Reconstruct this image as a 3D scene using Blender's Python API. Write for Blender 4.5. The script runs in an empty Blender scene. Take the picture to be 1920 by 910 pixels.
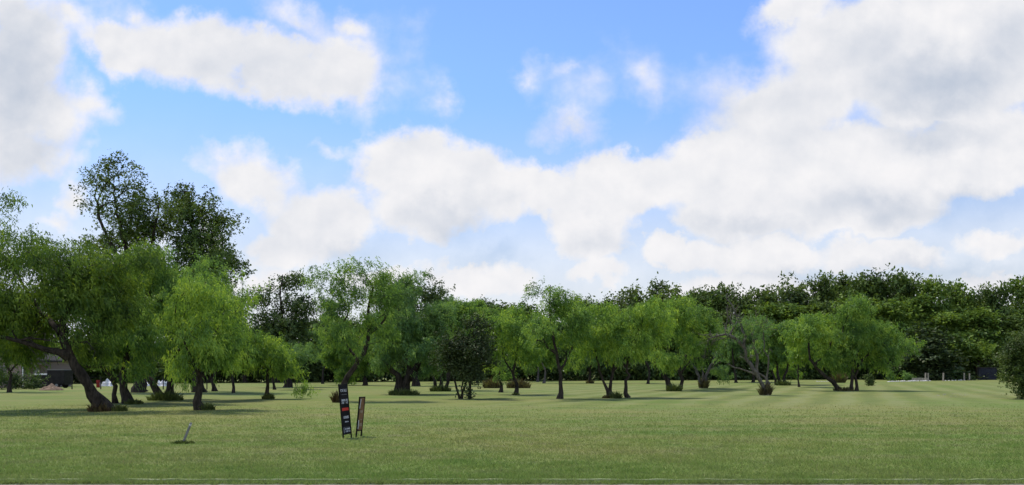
import bpy, bmesh, math, random
import numpy as np
from mathutils import Matrix, Vector

rng = np.random.default_rng(7)
random.seed(7)
scene = bpy.context.scene
COL = scene.collection
H, F, CX, HY = 1.65, 1650.0, 960.0, 695.0      # eye height, focal length and principal line of the photo (in its pixels)

# ------------------------------------------------------------------ ground shape and placing
def sst(a, b, x):
    t = np.clip((np.asarray(x, float) - a) / (b - a), 0, 1)
    return t * t * (3 - 2 * t)

def gz(x, y):
    """height of the terrain"""
    tilt = np.clip(-0.30 + (np.asarray(x, float) + 45) / 125 * 0.62, -0.34, 0.36)
    return sst(50, 140, y) * tilt + 0.03 * np.sin(np.asarray(x) * 0.21 + 1) * np.sin(np.asarray(y) * 0.13) * sst(24, 40, y)

def ground_at(px, py):
    """where the line of sight through a photo pixel meets the terrain"""
    lo, hi = 5.0, 400.0
    for _ in range(60):
        m = (lo + hi) / 2
        if H - (py - HY) / F * m > gz((px - CX) / F * m, m): lo = m
        else: hi = m
    y = lo
    x = (px - CX) / F * y
    return np.array([x, y, float(gz(x, y))])

# ------------------------------------------------------------------ object helpers
def tag(o, label=None, cat=None, group=None, kind=None):
    if label: o['label'] = label
    if cat: o['category'] = cat
    if group: o['group'] = group
    if kind: o['kind'] = kind
    return o

def empty(name, loc, rz=0.0):
    o = bpy.data.objects.new(name, None)
    o.empty_display_size = 0.3
    o.location = loc
    o.rotation_euler = (0, 0, rz)
    COL.objects.link(o)
    return o

def link_mesh(name, me, mat, parent=None):
    o = bpy.data.objects.new(name, me)
    if mat is not None and not me.materials: me.materials.append(mat)
    COL.objects.link(o)
    if parent is not None: o.parent = parent
    return o

def np_mesh(name, verts, faces, smooth=False):
    """verts (n,3), faces (m,k) with k = 3 or 4, or a list of such arrays"""
    me = bpy.data.meshes.new(name)
    fl = faces if isinstance(faces, list) else [faces]
    fl = [np.asarray(f, np.int32) for f in fl if len(f)]
    verts = np.asarray(verts, np.float32)
    me.vertices.add(len(verts))
    me.vertices.foreach_set('co', verts.ravel())
    loops = np.concatenate([f.ravel() for f in fl])
    tot = np.concatenate([np.full(len(f), f.shape[1], np.int32) for f in fl])
    start = np.concatenate([[0], np.cumsum(tot)[:-1]]).astype(np.int32)
    me.loops.add(len(loops))
    me.loops.foreach_set('vertex_index', loops)
    me.polygons.add(len(tot))
    me.polygons.foreach_set('loop_start', start)
    me.polygons.foreach_set('loop_total', tot)
    me.polygons.foreach_set('use_smooth', np.full(len(tot), smooth))
    me.update(calc_edges=True)
    return me

def bm_obj(name, bm, mat, parent=None, smooth=False):
    me = bpy.data.meshes.new(name)
    bmesh.ops.recalc_face_normals(bm, faces=bm.faces[:])
    bm.to_mesh(me); bm.free()
    if smooth:
        for p in me.polygons: p.use_smooth = True
    return link_mesh(name, me, mat, parent)

def bx(bm, x0, x1, y0, y1, z0, z1, bev=0.0):
    r = bmesh.ops.create_cube(bm, size=1.0)
    bmesh.ops.scale(bm, vec=(x1 - x0, y1 - y0, z1 - z0), verts=r['verts'])
    bmesh.ops.translate(bm, vec=((x0 + x1) / 2, (y0 + y1) / 2, (z0 + z1) / 2), verts=r['verts'])
    if bev > 0:
        ed = list({e for v in r['verts'] for e in v.link_edges})
        bmesh.ops.bevel(bm, geom=ed, offset=bev, segments=2, affect='EDGES', profile=0.5)

# ------------------------------------------------------------------ materials
class NT:
    def __init__(s, tree): s.t = tree; s.n = tree.nodes; s.l = tree.links
    def node(s, typ, **kw):
        n = s.n.new(typ)
        for k, v in kw.items(): setattr(n, k, v)
        return n
    def put(s, sock, v):
        if isinstance(v, bpy.types.NodeSocket): s.l.new(v, sock)
        elif v is not None: sock.default_value = v
    def math(s, op, a, b=None, c=None, clamp=False):
        n = s.node('ShaderNodeMath', operation=op); n.use_clamp = clamp
        s.put(n.inputs[0], a)
        if b is not None: s.put(n.inputs[1], b)
        if c is not None: s.put(n.inputs[2], c)
        return n.outputs[0]
    def vmath(s, op, a, b=None, scale=None):
        n = s.node('ShaderNodeVectorMath', operation=op)
        s.put(n.inputs[0], a)
        if b is not None: s.put(n.inputs[1], b)
        if scale is not None: s.put(n.inputs['Scale'], scale)
        return n.outputs['Value'] if op in ('LENGTH', 'DOT_PRODUCT') else n.outputs['Vector']
    def noise(s, vec, scale, detail=3, rough=0.55, dist=0.0):
        n = s.node('ShaderNodeTexNoise')
        s.put(n.inputs['Vector'], vec)
        n.inputs['Scale'].default_value = scale; n.inputs['Detail'].default_value = detail
        n.inputs['Roughness'].default_value = rough; n.inputs['Distortion'].default_value = dist
        return n.outputs[0], n.outputs[1]
    def mapr(s, v, a, b, c=0.0, d=1.0, smooth=True):
        n = s.node('ShaderNodeMapRange'); n.interpolation_type = 'SMOOTHSTEP' if smooth else 'LINEAR'
        s.put(n.inputs[0], v)
        for i, q in enumerate((a, b, c, d)): s.put(n.inputs[i + 1], q)
        return n.outputs[0]
    def mix(s, fac, a, b, mode='MIX'):
        n = s.node('ShaderNodeMix', data_type='RGBA', blend_type=mode)
        s.put(n.inputs[0], fac)
        for i, q in ((6, a), (7, b)):
            if isinstance(q, tuple) and len(q) == 3: q = q + (1.0,)
            s.put(n.inputs[i], q)
        return n.outputs[2]
    def mapping(s, vec, scale=(1, 1, 1), rot=(0, 0, 0), loc=(0, 0, 0)):
        n = s.node('ShaderNodeMapping')
        s.put(n.inputs[0], vec)
        n.inputs['Location'].default_value = loc; n.inputs['Rotation'].default_value = rot; n.inputs['Scale'].default_value = scale
        return n.outputs[0]

def new_mat(name):
    m = bpy.data.materials.new(name); m.use_nodes = True
    nt = NT(m.node_tree)
    nt.n.clear()
    out = nt.node('ShaderNodeOutputMaterial')
    return m, nt, out

def leaf_mat(name, dark, mid, light, trans=0.48, gloss=0.015, nscale=0.95):
    m, nt, out = new_mat(name)
    geo = nt.node('ShaderNodeNewGeometry')
    f, _ = nt.noise(geo.outputs['Position'], nscale, 3, 0.6)
    f = nt.mapr(f, 0.34, 0.66)
    r = geo.outputs['Random Per Island']
    k = nt.math('ADD', nt.math('MULTIPLY', f, 0.62), nt.math('MULTIPLY', r, 0.38))
    ramp = nt.node('ShaderNodeValToRGB')
    e = ramp.color_ramp.elements
    e[0].position = 0.12; e[0].color = dark + (1,)
    e[1].position = 0.92; e[1].color = light + (1,)
    q = e.new(0.5); q.color = mid + (1,)
    nt.put(ramp.inputs[0], k)
    c = ramp.outputs[0]
    d = nt.node('ShaderNodeBsdfDiffuse'); nt.put(d.inputs[0], c)
    t = nt.node('ShaderNodeBsdfTranslucent'); nt.put(t.inputs[0], nt.mix(1.0, c, (1.15, 1.05, 0.5), 'MULTIPLY'))
    mx = nt.node('ShaderNodeMixShader'); mx.inputs[0].default_value = trans
    nt.l.new(d.outputs[0], mx.inputs[1]); nt.l.new(t.outputs[0], mx.inputs[2])
    g = nt.node('ShaderNodeBsdfGlossy'); g.inputs['Roughness'].default_value = 0.45; g.inputs[0].default_value = (1, 1, 0.9, 1)
    mg = nt.node('ShaderNodeMixShader'); mg.inputs[0].default_value = gloss
    nt.l.new(mx.outputs[0], mg.inputs[1]); nt.l.new(g.outputs[0], mg.inputs[2])
    nt.l.new(mg.outputs[0], out.inputs[0])
    return m

def rough_mat(name, a, b, scale=6.0, bump=0.4, rough=0.9, stretch=(1, 1, 1), dist=0.03, obj=True):
    m, nt, out = new_mat(name)
    tc = nt.node('ShaderNodeTexCoord')
    v = nt.mapping(tc.outputs['Object' if obj else 'Generated'], stretch)
    f, _ = nt.noise(v, scale, 6, 0.65)
    p = nt.node('ShaderNodeBsdfPrincipled')
    p.inputs['Roughness'].default_value = rough
    p.inputs['Specular IOR Level'].default_value = 0.04 if 'sign' in name else 0.15
    nt.put(p.inputs['Base Color'], nt.mix(nt.mapr(f, 0.32, 0.68), a, b))
    if bump:
        bp = nt.node('ShaderNodeBump'); bp.inputs['Strength'].default_value = bump; bp.inputs['Distance'].default_value = dist
        nt.put(bp.inputs['Height'], f); nt.l.new(bp.outputs[0], p.inputs['Normal'])
    nt.l.new(p.outputs[0], out.inputs[0])
    return m

M = {}
M['mesquite'] = leaf_mat('mesquite_leaf', (0.074, 0.148, 0.041), (0.158, 0.293, 0.061), (0.308, 0.451, 0.081))
M['mesquite_shaded'] = leaf_mat('shaded_mesquite_leaf', (0.053, 0.102, 0.021), (0.11, 0.2, 0.032), (0.223, 0.322, 0.043))  # mesquite leaf darkened, the shade on the left trees put into its colour
M['mesquite_bright'] = leaf_mat('bright_mesquite_leaf', (0.093, 0.184, 0.041), (0.197, 0.344, 0.061), (0.382, 0.53, 0.083))
M['mesquite_grey'] = leaf_mat('grey_mesquite_leaf', (0.069, 0.135, 0.054), (0.134, 0.254, 0.081), (0.235, 0.373, 0.102))
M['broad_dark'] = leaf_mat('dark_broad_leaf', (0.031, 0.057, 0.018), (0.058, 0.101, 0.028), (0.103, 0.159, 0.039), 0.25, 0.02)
M['broad_mid'] = leaf_mat('broad_leaf', (0.050, 0.086, 0.022), (0.090, 0.146, 0.032), (0.160, 0.220, 0.044), 0.35, 0.02)
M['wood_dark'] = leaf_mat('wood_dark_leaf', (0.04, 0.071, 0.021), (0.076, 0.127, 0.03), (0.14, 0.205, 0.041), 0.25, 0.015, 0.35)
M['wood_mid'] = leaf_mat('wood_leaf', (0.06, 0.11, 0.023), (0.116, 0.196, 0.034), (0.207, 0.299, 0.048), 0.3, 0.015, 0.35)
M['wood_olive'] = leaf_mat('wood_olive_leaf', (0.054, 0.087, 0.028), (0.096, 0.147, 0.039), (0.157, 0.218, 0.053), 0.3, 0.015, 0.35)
M['cedar'] = leaf_mat('cedar_leaf', (0.030, 0.056, 0.010), (0.060, 0.100, 0.016), (0.120, 0.172, 0.026), 0.15, 0.03, 0.9)
M['brownish'] = leaf_mat('dull_leaf', (0.024, 0.040, 0.015), (0.040, 0.066, 0.022), (0.066, 0.098, 0.030), 0.2, 0.02)
M['tuft_green'] = leaf_mat('tuft_green', (0.045, 0.070, 0.018), (0.080, 0.115, 0.028), (0.125, 0.155, 0.045), 0.3, 0.02, 2.0)
M['tuft_dark'] = leaf_mat('tuft_dark', (0.048, 0.072, 0.020), (0.082, 0.116, 0.030), (0.120, 0.150, 0.046), 0.2, 0.02, 2.0)
M['tuft_dry'] = leaf_mat('tuft_dry', (0.060, 0.050, 0.026), (0.110, 0.098, 0.042), (0.160, 0.160, 0.060), 0.25, 0.02, 2.0)
M['tuft_red'] = leaf_mat('tuft_red', (0.050, 0.038, 0.020), (0.085, 0.058, 0.030), (0.090, 0.090, 0.036), 0.25, 0.02, 2.0)
M['bark'] = rough_mat('bark', (0.014, 0.012, 0.009), (0.056, 0.047, 0.037), 9, 0.8, 0.95, (1, 1, 0.25), 0.05)
M['bark_grey'] = rough_mat('grey_bark', (0.060, 0.054, 0.048), (0.160, 0.148, 0.132), 9, 0.7, 0.95, (1, 1, 0.3), 0.04)
M['bark_pale'] = rough_mat('pale_dead_bark', (0.055, 0.050, 0.038), (0.150, 0.138, 0.108), 8, 0.6, 0.95, (1, 1, 0.3), 0.04)
M['stone_white'] = rough_mat('white_limestone', (0.42, 0.40, 0.36), (0.74, 0.72, 0.66), 3, 0.5)
M['stone_grey'] = rough_mat('grey_stone', (0.16, 0.15, 0.13), (0.40, 0.38, 0.34), 4, 0.5)
M['post_wood'] = rough_mat('weathered_wood', (0.22, 0.19, 0.15), (0.42, 0.38, 0.31), 5, 0.4, 0.9, (4, 4, 0.5))
M['dark_post'] = rough_mat('dark_steel', (0.015, 0.015, 0.016), (0.035, 0.033, 0.032), 6, 0.1, 0.6)
M['dirt'] = rough_mat('dirt', (0.14, 0.095, 0.062), (0.30, 0.215, 0.150), 5, 0.8, 0.95, dist=0.06)
M['stake'] = rough_mat('grey_painted_steel', (0.17, 0.17, 0.17), (0.30, 0.30, 0.29), 20, 0.2, 0.7)
M['white_paint'] = rough_mat('white_paint', (0.62, 0.62, 0.60), (0.80, 0.80, 0.78), 6, 0.1, 0.5)
M['red_paint'] = rough_mat('faded_red_paint', (0.20, 0.018, 0.014), (0.28, 0.03, 0.022), 6, 0.1, 0.6)
M['sign_black'] = rough_mat('black_sign_panel', (0.008, 0.008, 0.009), (0.014, 0.014, 0.016), 8, 0.05, 0.5)
M['sign_frame'] = rough_mat('black_sign_frame', (0.006, 0.006, 0.006), (0.015, 0.015, 0.015), 20, 0.1, 0.5)
M['sign_white'] = rough_mat('white_vinyl', (0.55, 0.55, 0.55), (0.68, 0.68, 0.68), 10, 0.0, 0.5)
M['sign_grey'] = rough_mat('grey_vinyl', (0.13, 0.13, 0.13), (0.22, 0.22, 0.22), 30, 0.0, 0.5)
M['sign_red'] = rough_mat('red_vinyl', (0.52, 0.030, 0.018), (0.62, 0.045, 0.025), 10, 0.0, 0.5)
M['sign_brown'] = rough_mat('brown_printed_panel', (0.10, 0.040, 0.014), (0.27, 0.140, 0.070), 7, 0.0, 0.6, (1, 1, 0.6))
M['sign_tan'] = rough_mat('tan_printed_panel', (0.20, 0.14, 0.09), (0.33, 0.25, 0.18), 14, 0.0, 0.6)
M['roof'] = rough_mat('roof_shingle', (0.030, 0.027, 0.025), (0.060, 0.054, 0.050), 3, 0.4, 0.9, (1, 1, 6))
M['trim'] = rough_mat('house_trim', (0.20, 0.19, 0.17), (0.28, 0.27, 0.24), 3, 0.1, 0.7)
M['column'] = rough_mat('grey_stone_column', (0.11, 0.106, 0.095), (0.20, 0.19, 0.17), 4, 0.4)
M['dark_box'] = rough_mat('dark_blue_panel', (0.010, 0.013, 0.022), (0.020, 0.025, 0.038), 3, 0.1, 0.6)
M['trailer'] = rough_mat('black_trailer_panel', (0.008, 0.008, 0.009), (0.018, 0.017, 0.017), 3, 0.1, 0.5)
M['tyre'] = rough_mat('rubber', (0.012, 0.012, 0.012), (0.03, 0.03, 0.03), 12, 0.2, 0.8)

def brick_mat():
    m, nt, out = new_mat('house_brick')
    tc = nt.node('ShaderNodeTexCoord')
    v = nt.mapping(tc.outputs['Object'], (1, 1, 1), (math.radians(90), 0, 0))
    b = nt.node('ShaderNodeTexBrick')
    nt.put(b.inputs['Vector'], v)
    b.inputs['Color1'].default_value = (0.17, 0.115, 0.09, 1); b.inputs['Color2'].default_value = (0.23, 0.165, 0.135, 1)
    b.inputs['Mortar'].default_value = (0.24, 0.22, 0.20, 1)
    b.inputs['Scale'].default_value = 1.0; b.inputs['Brick Width'].default_value = 0.22; b.inputs['Row Height'].default_value = 0.075
    b.inputs['Mortar Size'].default_value = 0.008
    p = nt.node('ShaderNodeBsdfPrincipled'); p.inputs['Roughness'].default_value = 0.9
    nt.l.new(b.outputs[0], p.inputs['Base Color']); nt.l.new(p.outputs[0], out.inputs[0])
    return m
M['brick'] = brick_mat()

def glass_mat():
    m, nt, out = new_mat('window_glass')
    p = nt.node('ShaderNodeBsdfPrincipled'); p.inputs['Base Color'].default_value = (0.02, 0.025, 0.03, 1)
    p.inputs['Roughness'].default_value = 0.08; nt.l.new(p.outputs[0], out.inputs[0])
    return m
M['glass'] = glass_mat()

def lawn_color(nt, pos):
    """the colours of the lawn by place: patches, dry grass, mowing stripes"""
    big, _ = nt.noise(nt.mapping(pos, (1, 0.8, 1)), 0.10, 3, 0.6)
    bands, _ = nt.noise(nt.mapping(pos, (0.10, 0.75, 1), (0, 0, math.radians(4))), 1.0, 4, 0.6)
    med, _ = nt.noise(nt.mapping(pos, (0.7, 1.0, 1)), 1.1, 4, 0.65)
    c = nt.mix(nt.mapr(big, 0.33, 0.67), (0.156, 0.214, 0.050), (0.222, 0.230, 0.070))
    c = nt.mix(nt.math('MULTIPLY', nt.mapr(bands, 0.42, 0.66), 0.55), c, (0.240, 0.234, 0.090))
    c = nt.mix(nt.math('MULTIPLY', nt.mapr(bands, 0.48, 0.26), 0.55), c, (0.090, 0.160, 0.034))
    c = nt.mix(nt.math('MULTIPLY', nt.mapr(med, 0.50, 0.70), 0.55), c, (0.195, 0.175, 0.092))
    c = nt.mix(nt.math('MULTIPLY', nt.mapr(med, 0.47, 0.30), 0.55), c, (0.088, 0.152, 0.036))
    sep = nt.node('ShaderNodeSeparateXYZ'); nt.put(sep.inputs[0], pos)
    # mowing stripes across the middle of the field, passes about 1.3 m wide
    wob, _ = nt.noise(pos, 0.18, 2, 0.5)
    ph = nt.math('ADD', nt.math('MULTIPLY', sep.outputs[0], 0.93), nt.math('MULTIPLY', sep.outputs[1], -0.36))
    ph = nt.math('ADD', ph, nt.math('MULTIPLY', wob, 2.0))
    st = nt.math('SINE', nt.math('MULTIPLY', ph, 2.45))
    am = nt.math('MULTIPLY', nt.mapr(sep.outputs[1], 36, 46), nt.mapr(sep.outputs[1], 120, 80))
    am = nt.math('MULTIPLY', am, nt.mapr(sep.outputs[0], -8, 6))
    am = nt.math('MULTIPLY', am, nt.mapr(big, 0.30, 0.55, 0.35, 1.0))
    c = nt.mix(nt.math('MULTIPLY', am, nt.mapr(st, 0.0, 0.9, 0, 0.55)), c, (0.240, 0.256, 0.108))
    c = nt.mix(nt.math('MULTIPLY', am, nt.mapr(st, 0.0, -0.9, 0, 0.42)), c, (0.110, 0.148, 0.044))
    # greener swathe on the far side and near the road
    c = nt.mix(nt.math('MULTIPLY', nt.mapr(sep.outputs[1], 19.5, 14.0), 0.45), c, (0.118, 0.192, 0.040))
    return c, sep

def lawn_mat():
    m, nt, out = new_mat('lawn')
    geo = nt.node('ShaderNodeNewGeometry')
    pos = geo.outputs['Position']
    c, sep = lawn_color(nt, pos)
    fine, _ = nt.noise(nt.mapping(pos, (1, 0.8, 1)), 14, 5, 0.7)
    mid, _ = nt.noise(nt.mapping(pos, (1, 0.6, 1)), 4.5, 5, 0.7)
    c = nt.mix(nt.mapr(fine, 0.35, 0.65, 0.0, 0.45), c, nt.mix(1.0, c, (0.45, 0.52, 0.45), 'MULTIPLY'))
    c = nt.mix(nt.mapr(mid, 0.50, 0.70, 0.0, 0.35), c, nt.mix(1.0, c, (1.45, 1.35, 1.3), 'MULTIPLY'))
    p = nt.node('ShaderNodeBsdfPrincipled'); p.inputs['Roughness'].default_value = 0.95
    p.inputs['Specular IOR Level'].default_value = 0.1
    nt.put(p.inputs['Base Color'], c)
    bp = nt.node('ShaderNodeBump'); bp.inputs['Strength'].default_value = 0.7; bp.inputs['Distance'].default_value = 0.05
    nt.put(bp.inputs['Height'], nt.math('ADD', fine, mid)); nt.l.new(bp.outputs[0], p.inputs['Normal'])
    nt.l.new(p.outputs[0], out.inputs[0])
    return m
M['lawn'] = lawn_mat()

def blade_mat():
    m, nt, out = new_mat('grass_blade')
    geo = nt.node('ShaderNodeNewGeometry')
    c, sep = lawn_color(nt, geo.outputs['Position'])
    r = geo.outputs['Random Per Island']
    c = nt.mix(1.0, c, (1.45, 1.5, 1.5), 'MULTIPLY')
    c = nt.mix(nt.mapr(r, 0.0, 0.5, 0.5, 0.0), c, (0.080, 0.125, 0.022))
    c = nt.mix(nt.mapr(r, 0.84, 1.0, 0.0, 0.7), c, (0.230, 0.205, 0.105))
    d = nt.node('ShaderNodeBsdfDiffuse'); nt.put(d.inputs[0], c)
    t = nt.node('ShaderNodeBsdfTranslucent'); nt.put(t.inputs[0], c)
    mx = nt.node('ShaderNodeMixShader'); mx.inputs[0].default_value = 0.35
    nt.l.new(d.outputs[0], mx.inputs[1]); nt.l.new(t.outputs[0], mx.inputs[2]); nt.l.new(mx.outputs[0], out.inputs[0])
    return m
M['blade'] = blade_mat()
M['kerb'] = rough_mat('mossy_concrete_kerb', (0.15, 0.20, 0.06), (0.40, 0.42, 0.24), 1.6, 0.5)
M['gravel'] = rough_mat('gravel', (0.09, 0.08, 0.05), (0.24, 0.22, 0.17), 9, 0.8)
M['asphalt'] = rough_mat('asphalt', (0.040, 0.040, 0.040), (0.065, 0.064, 0.062), 30, 0.4)

# ------------------------------------------------------------------ ground, kerb, road
def build_ground():
    ys = np.concatenate([[-900, -300, -120, -60, -30, -10, 0], np.arange(4, 40, 1.0), np.arange(40, 160, 2.5), [165, 175, 190, 220, 270, 350, 500, 800, 1400, 2600, 5000]])
    xs = np.concatenate([[-5000, -2000, -800, -400, -220], np.arange(-140, 141, 4.0), [220, 400, 800, 2000, 5000]])
    X, Y = np.meshgrid(xs, ys)
    Z = gz(X, Y)
    Z = np.where(Y > 170, gz(X, np.full_like(Y, 170)) * sst(500, 170, Y) + 0 * X, Z)
    v = np.stack([X, Y, Z], -1).reshape(-1, 3)
    nx, ny = len(xs), len(ys)
    i = np.arange(nx * ny).reshape(ny, nx)
    f = np.stack([i[:-1, :-1], i[:-1, 1:], i[1:, 1:], i[1:, :-1]], -1).reshape(-1, 4)
    o = link_mesh('lawn', np_mesh('lawn', v, f, True), M['lawn'])
    tag(o, kind='structure')
build_ground()

def strip(name, mat, y0, y1, z, wav=0.0, n=240, x0=-80, x1=80, thick=None):
    xs = np.linspace(x0, x1, n)
    a = y0 + wav * np.array([random.uniform(-1, 1) for _ in xs])
    b = y1 + wav * np.array([random.uniform(-1, 1) for _ in xs])
    if thick is None:
        v = np.concatenate([np.stack([xs, a, np.full(n, z)], -1), np.stack([xs, b, np.full(n, z)], -1)])
        i = np.arange(n - 1)
        f = np.stack([i, i + 1, n + i + 1, n + i], -1)
    else:
        zt = z + 0.003 * rng.standard_normal(n)
        rows = [np.stack([xs, a, np.full(n, z - thick)], -1), np.stack([xs, a, zt], -1), np.stack([xs, b, zt], -1), np.stack([xs, b, np.full(n, z - thick)], -1)]
        v = np.concatenate(rows); i = np.arange(n - 1)
        f = np.concatenate([np.stack([k * n + i, k * n + i + 1, (k + 1) * n + i + 1, (k + 1) * n + i], -1) for k in range(3)])
    o = link_mesh(name, np_mesh(name, v, f, False), mat)
    tag(o, kind='structure')
    return o
strip('road', M['asphalt'], 4.5, 11.9, 0.008)
strip('gravel_verge', M['gravel'], 11.7, 12.68, 0.012, 0.05, 700, -40, 40)
strip('kerb', M['kerb'], 13.07, 13.12, 0.035, 0.004, 700, -40, 40, 0.12)

# mown grass of the near field: one mass nobody could count
def build_grass():
    n = 760000
    u = rng.random(n)
    y = 12.72 + (46 - 12.72) * u ** 1.5
    x = (rng.random(n) * 2 - 1) * (y * 0.64 + 4.0)
    clump = np.sin(x * 3.1 + 1.7 * np.sin(y * 2.3)) * np.sin(y * 3.7 + 1.3 * np.sin(x * 1.9))
    keep = rng.random(n) < 0.75 + 0.25 * clump
    keep &= rng.random(n) < 1 - sst(13, 46, y) ** 0.8
    keep &= ~((y > 13.06) & (y < 13.13) & (rng.random(n) > 0.6))
    x, y = x[keep], y[keep]; n = len(x)
    h = (0.022 + 0.035 * rng.random(n)) * (1 + 0.5 * np.maximum(clump[keep], 0))
    h *= np.where(y < 13.6, 1.25, 1.0)
    w = 0.0035 + 0.0042 * rng.random(n) + 0.00018 * y
    a = rng.random(n) * 2 * np.pi
    ln = h * (0.3 + 1.0 * rng.random(n)); b = rng.random(n) * 2 * np.pi
    z = gz(x, y) - 0.003
    p0 = np.stack([x - np.cos(a) * w, y - np.sin(a) * w, z], -1)
    p1 = np.stack([x + np.cos(a) * w, y + np.sin(a) * w, z], -1)
    p2 = np.stack([x + np.cos(b) * ln, y + np.sin(b) * ln, z + h], -1)
    v = np.stack([p0, p1, p2], 1).reshape(-1, 3)
    f = np.arange(3 * n).reshape(-1, 3)
    o = link_mesh('grass', np_mesh('grass', v, f), M['blade'])
    tag(o, 'short mown green grass covering the near field', 'grass', kind='stuff')
build_grass()

# ------------------------------------------------------------------ foliage
def unit(v): return v / np.maximum(np.linalg.norm(v, axis=-1, keepdims=True), 1e-9)

def fronds(att, center, per, spread, L, W, droop=0.55, wind=(0.22, 0, 0), squash=0.75):
    """feathery hanging leaves: narrow two-segment strips round each twig end"""
    sub = max(2, per // 13)
    c0 = np.repeat(att, sub, 0); c0 = c0 + rng.standard_normal(c0.shape) * spread * np.array([1, 1, squash])
    k = np.repeat(np.arange(len(c0)), max(4, int(per / sub))); n = len(k)
    p = c0[k] + rng.standard_normal((n, 3)) * np.array([0.085, 0.085, 0.12]) * (spread / 0.27)
    out = unit(p - center)
    d = unit(out * 0.55 + rng.standard_normal((n, 3)) * 0.6 + np.array(wind))
    l = L * (0.6 + 0.8 * rng.random((n, 1))); w = W * (0.6 + 0.8 * rng.random((n, 1)))
    d2 = unit(d + np.array([0, 0, -1.0]) * droop * 2 * rng.random((n, 1)) + np.array(wind) * 0.3)
    d3 = unit(d2 + np.array([0, 0, -1.0]) * droop * 2.2)
    s = unit(np.cross(d2, rng.standard_normal((n, 3))))
    a = p; b = p + d2 * l * 0.5; c = b + d3 * l * 0.5
    v = np.stack([a - s * w * 0.35, a + s * w * 0.35, b - s * w * 0.5, b + s * w * 0.5, c - s * w * 0.12, c + s * w * 0.12], 1).reshape(-1, 3)
    i = np.arange(n)[:, None] * 6
    f = np.concatenate([i + np.array([0, 1, 3, 2]), i + np.array([2, 3, 5, 4])], 0)
    return v, f

def broad(att, center, per, spread, S, squash=0.8, up=0.5):
    """pointed leaves round each twig end"""
    sub = max(2, per // 10)
    c0 = np.repeat(att, sub, 0); c0 = c0 + rng.standard_normal(c0.shape) * spread * np.array([1, 1, squash])
    k = np.repeat(np.arange(len(c0)), max(3, int(per / sub))); n = len(k)
    ax = unit(rng.standard_normal(c0.shape) + unit(c0 - center) * 1.2 + np.array([0.3, 0, 0.3]))
    p = c0[k] + ax[k] * (rng.random((n, 1)) - 0.4) * S * 2.6 + rng.standard_normal((n, 3)) * S * 0.55
    out = unit(p - center)
    nr = unit(out * 0.4 + np.array([0, 0, up]) + rng.standard_normal((n, 3)) * 0.7)
    u = unit(np.cross(nr, rng.standard_normal((n, 3)))); q = np.cross(nr, u)
    s = S * (0.55 + 0.9 * rng.random((n, 1)))
    v = np.stack([p - u * s * 0.5, p + q * s * 0.28, p + u * s * 0.5 - nr * s * 0.1, p - q * s * 0.28], 1).reshape(-1, 3)
    f = np.arange(4 * n).reshape(-1, 4)
    return v, f

# ------------------------------------------------------------------ skeletons
def catmull(pts, step):
    pts = [np.asarray(p, float) for p in pts]
    P = [2 * pts[0] - pts[1]] + pts + [2 * pts[-1] - pts[-2]]
    out = []
    for i in range(1, len(P) - 2):
        n = max(2, int(np.linalg.norm(P[i + 1] - P[i]) / step))
        for j in range(n):
            t = j / n
            out.append(0.5 * (2 * P[i] + (P[i + 1] - P[i - 1]) * t + (2 * P[i - 1] - 5 * P[i] + 4 * P[i + 1] - P[i + 2]) * t * t + (3 * P[i] - P[i - 1] - 3 * P[i + 1] + P[i + 2]) * t ** 3))
    out.append(pts[-1])
    return np.array(out)

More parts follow.
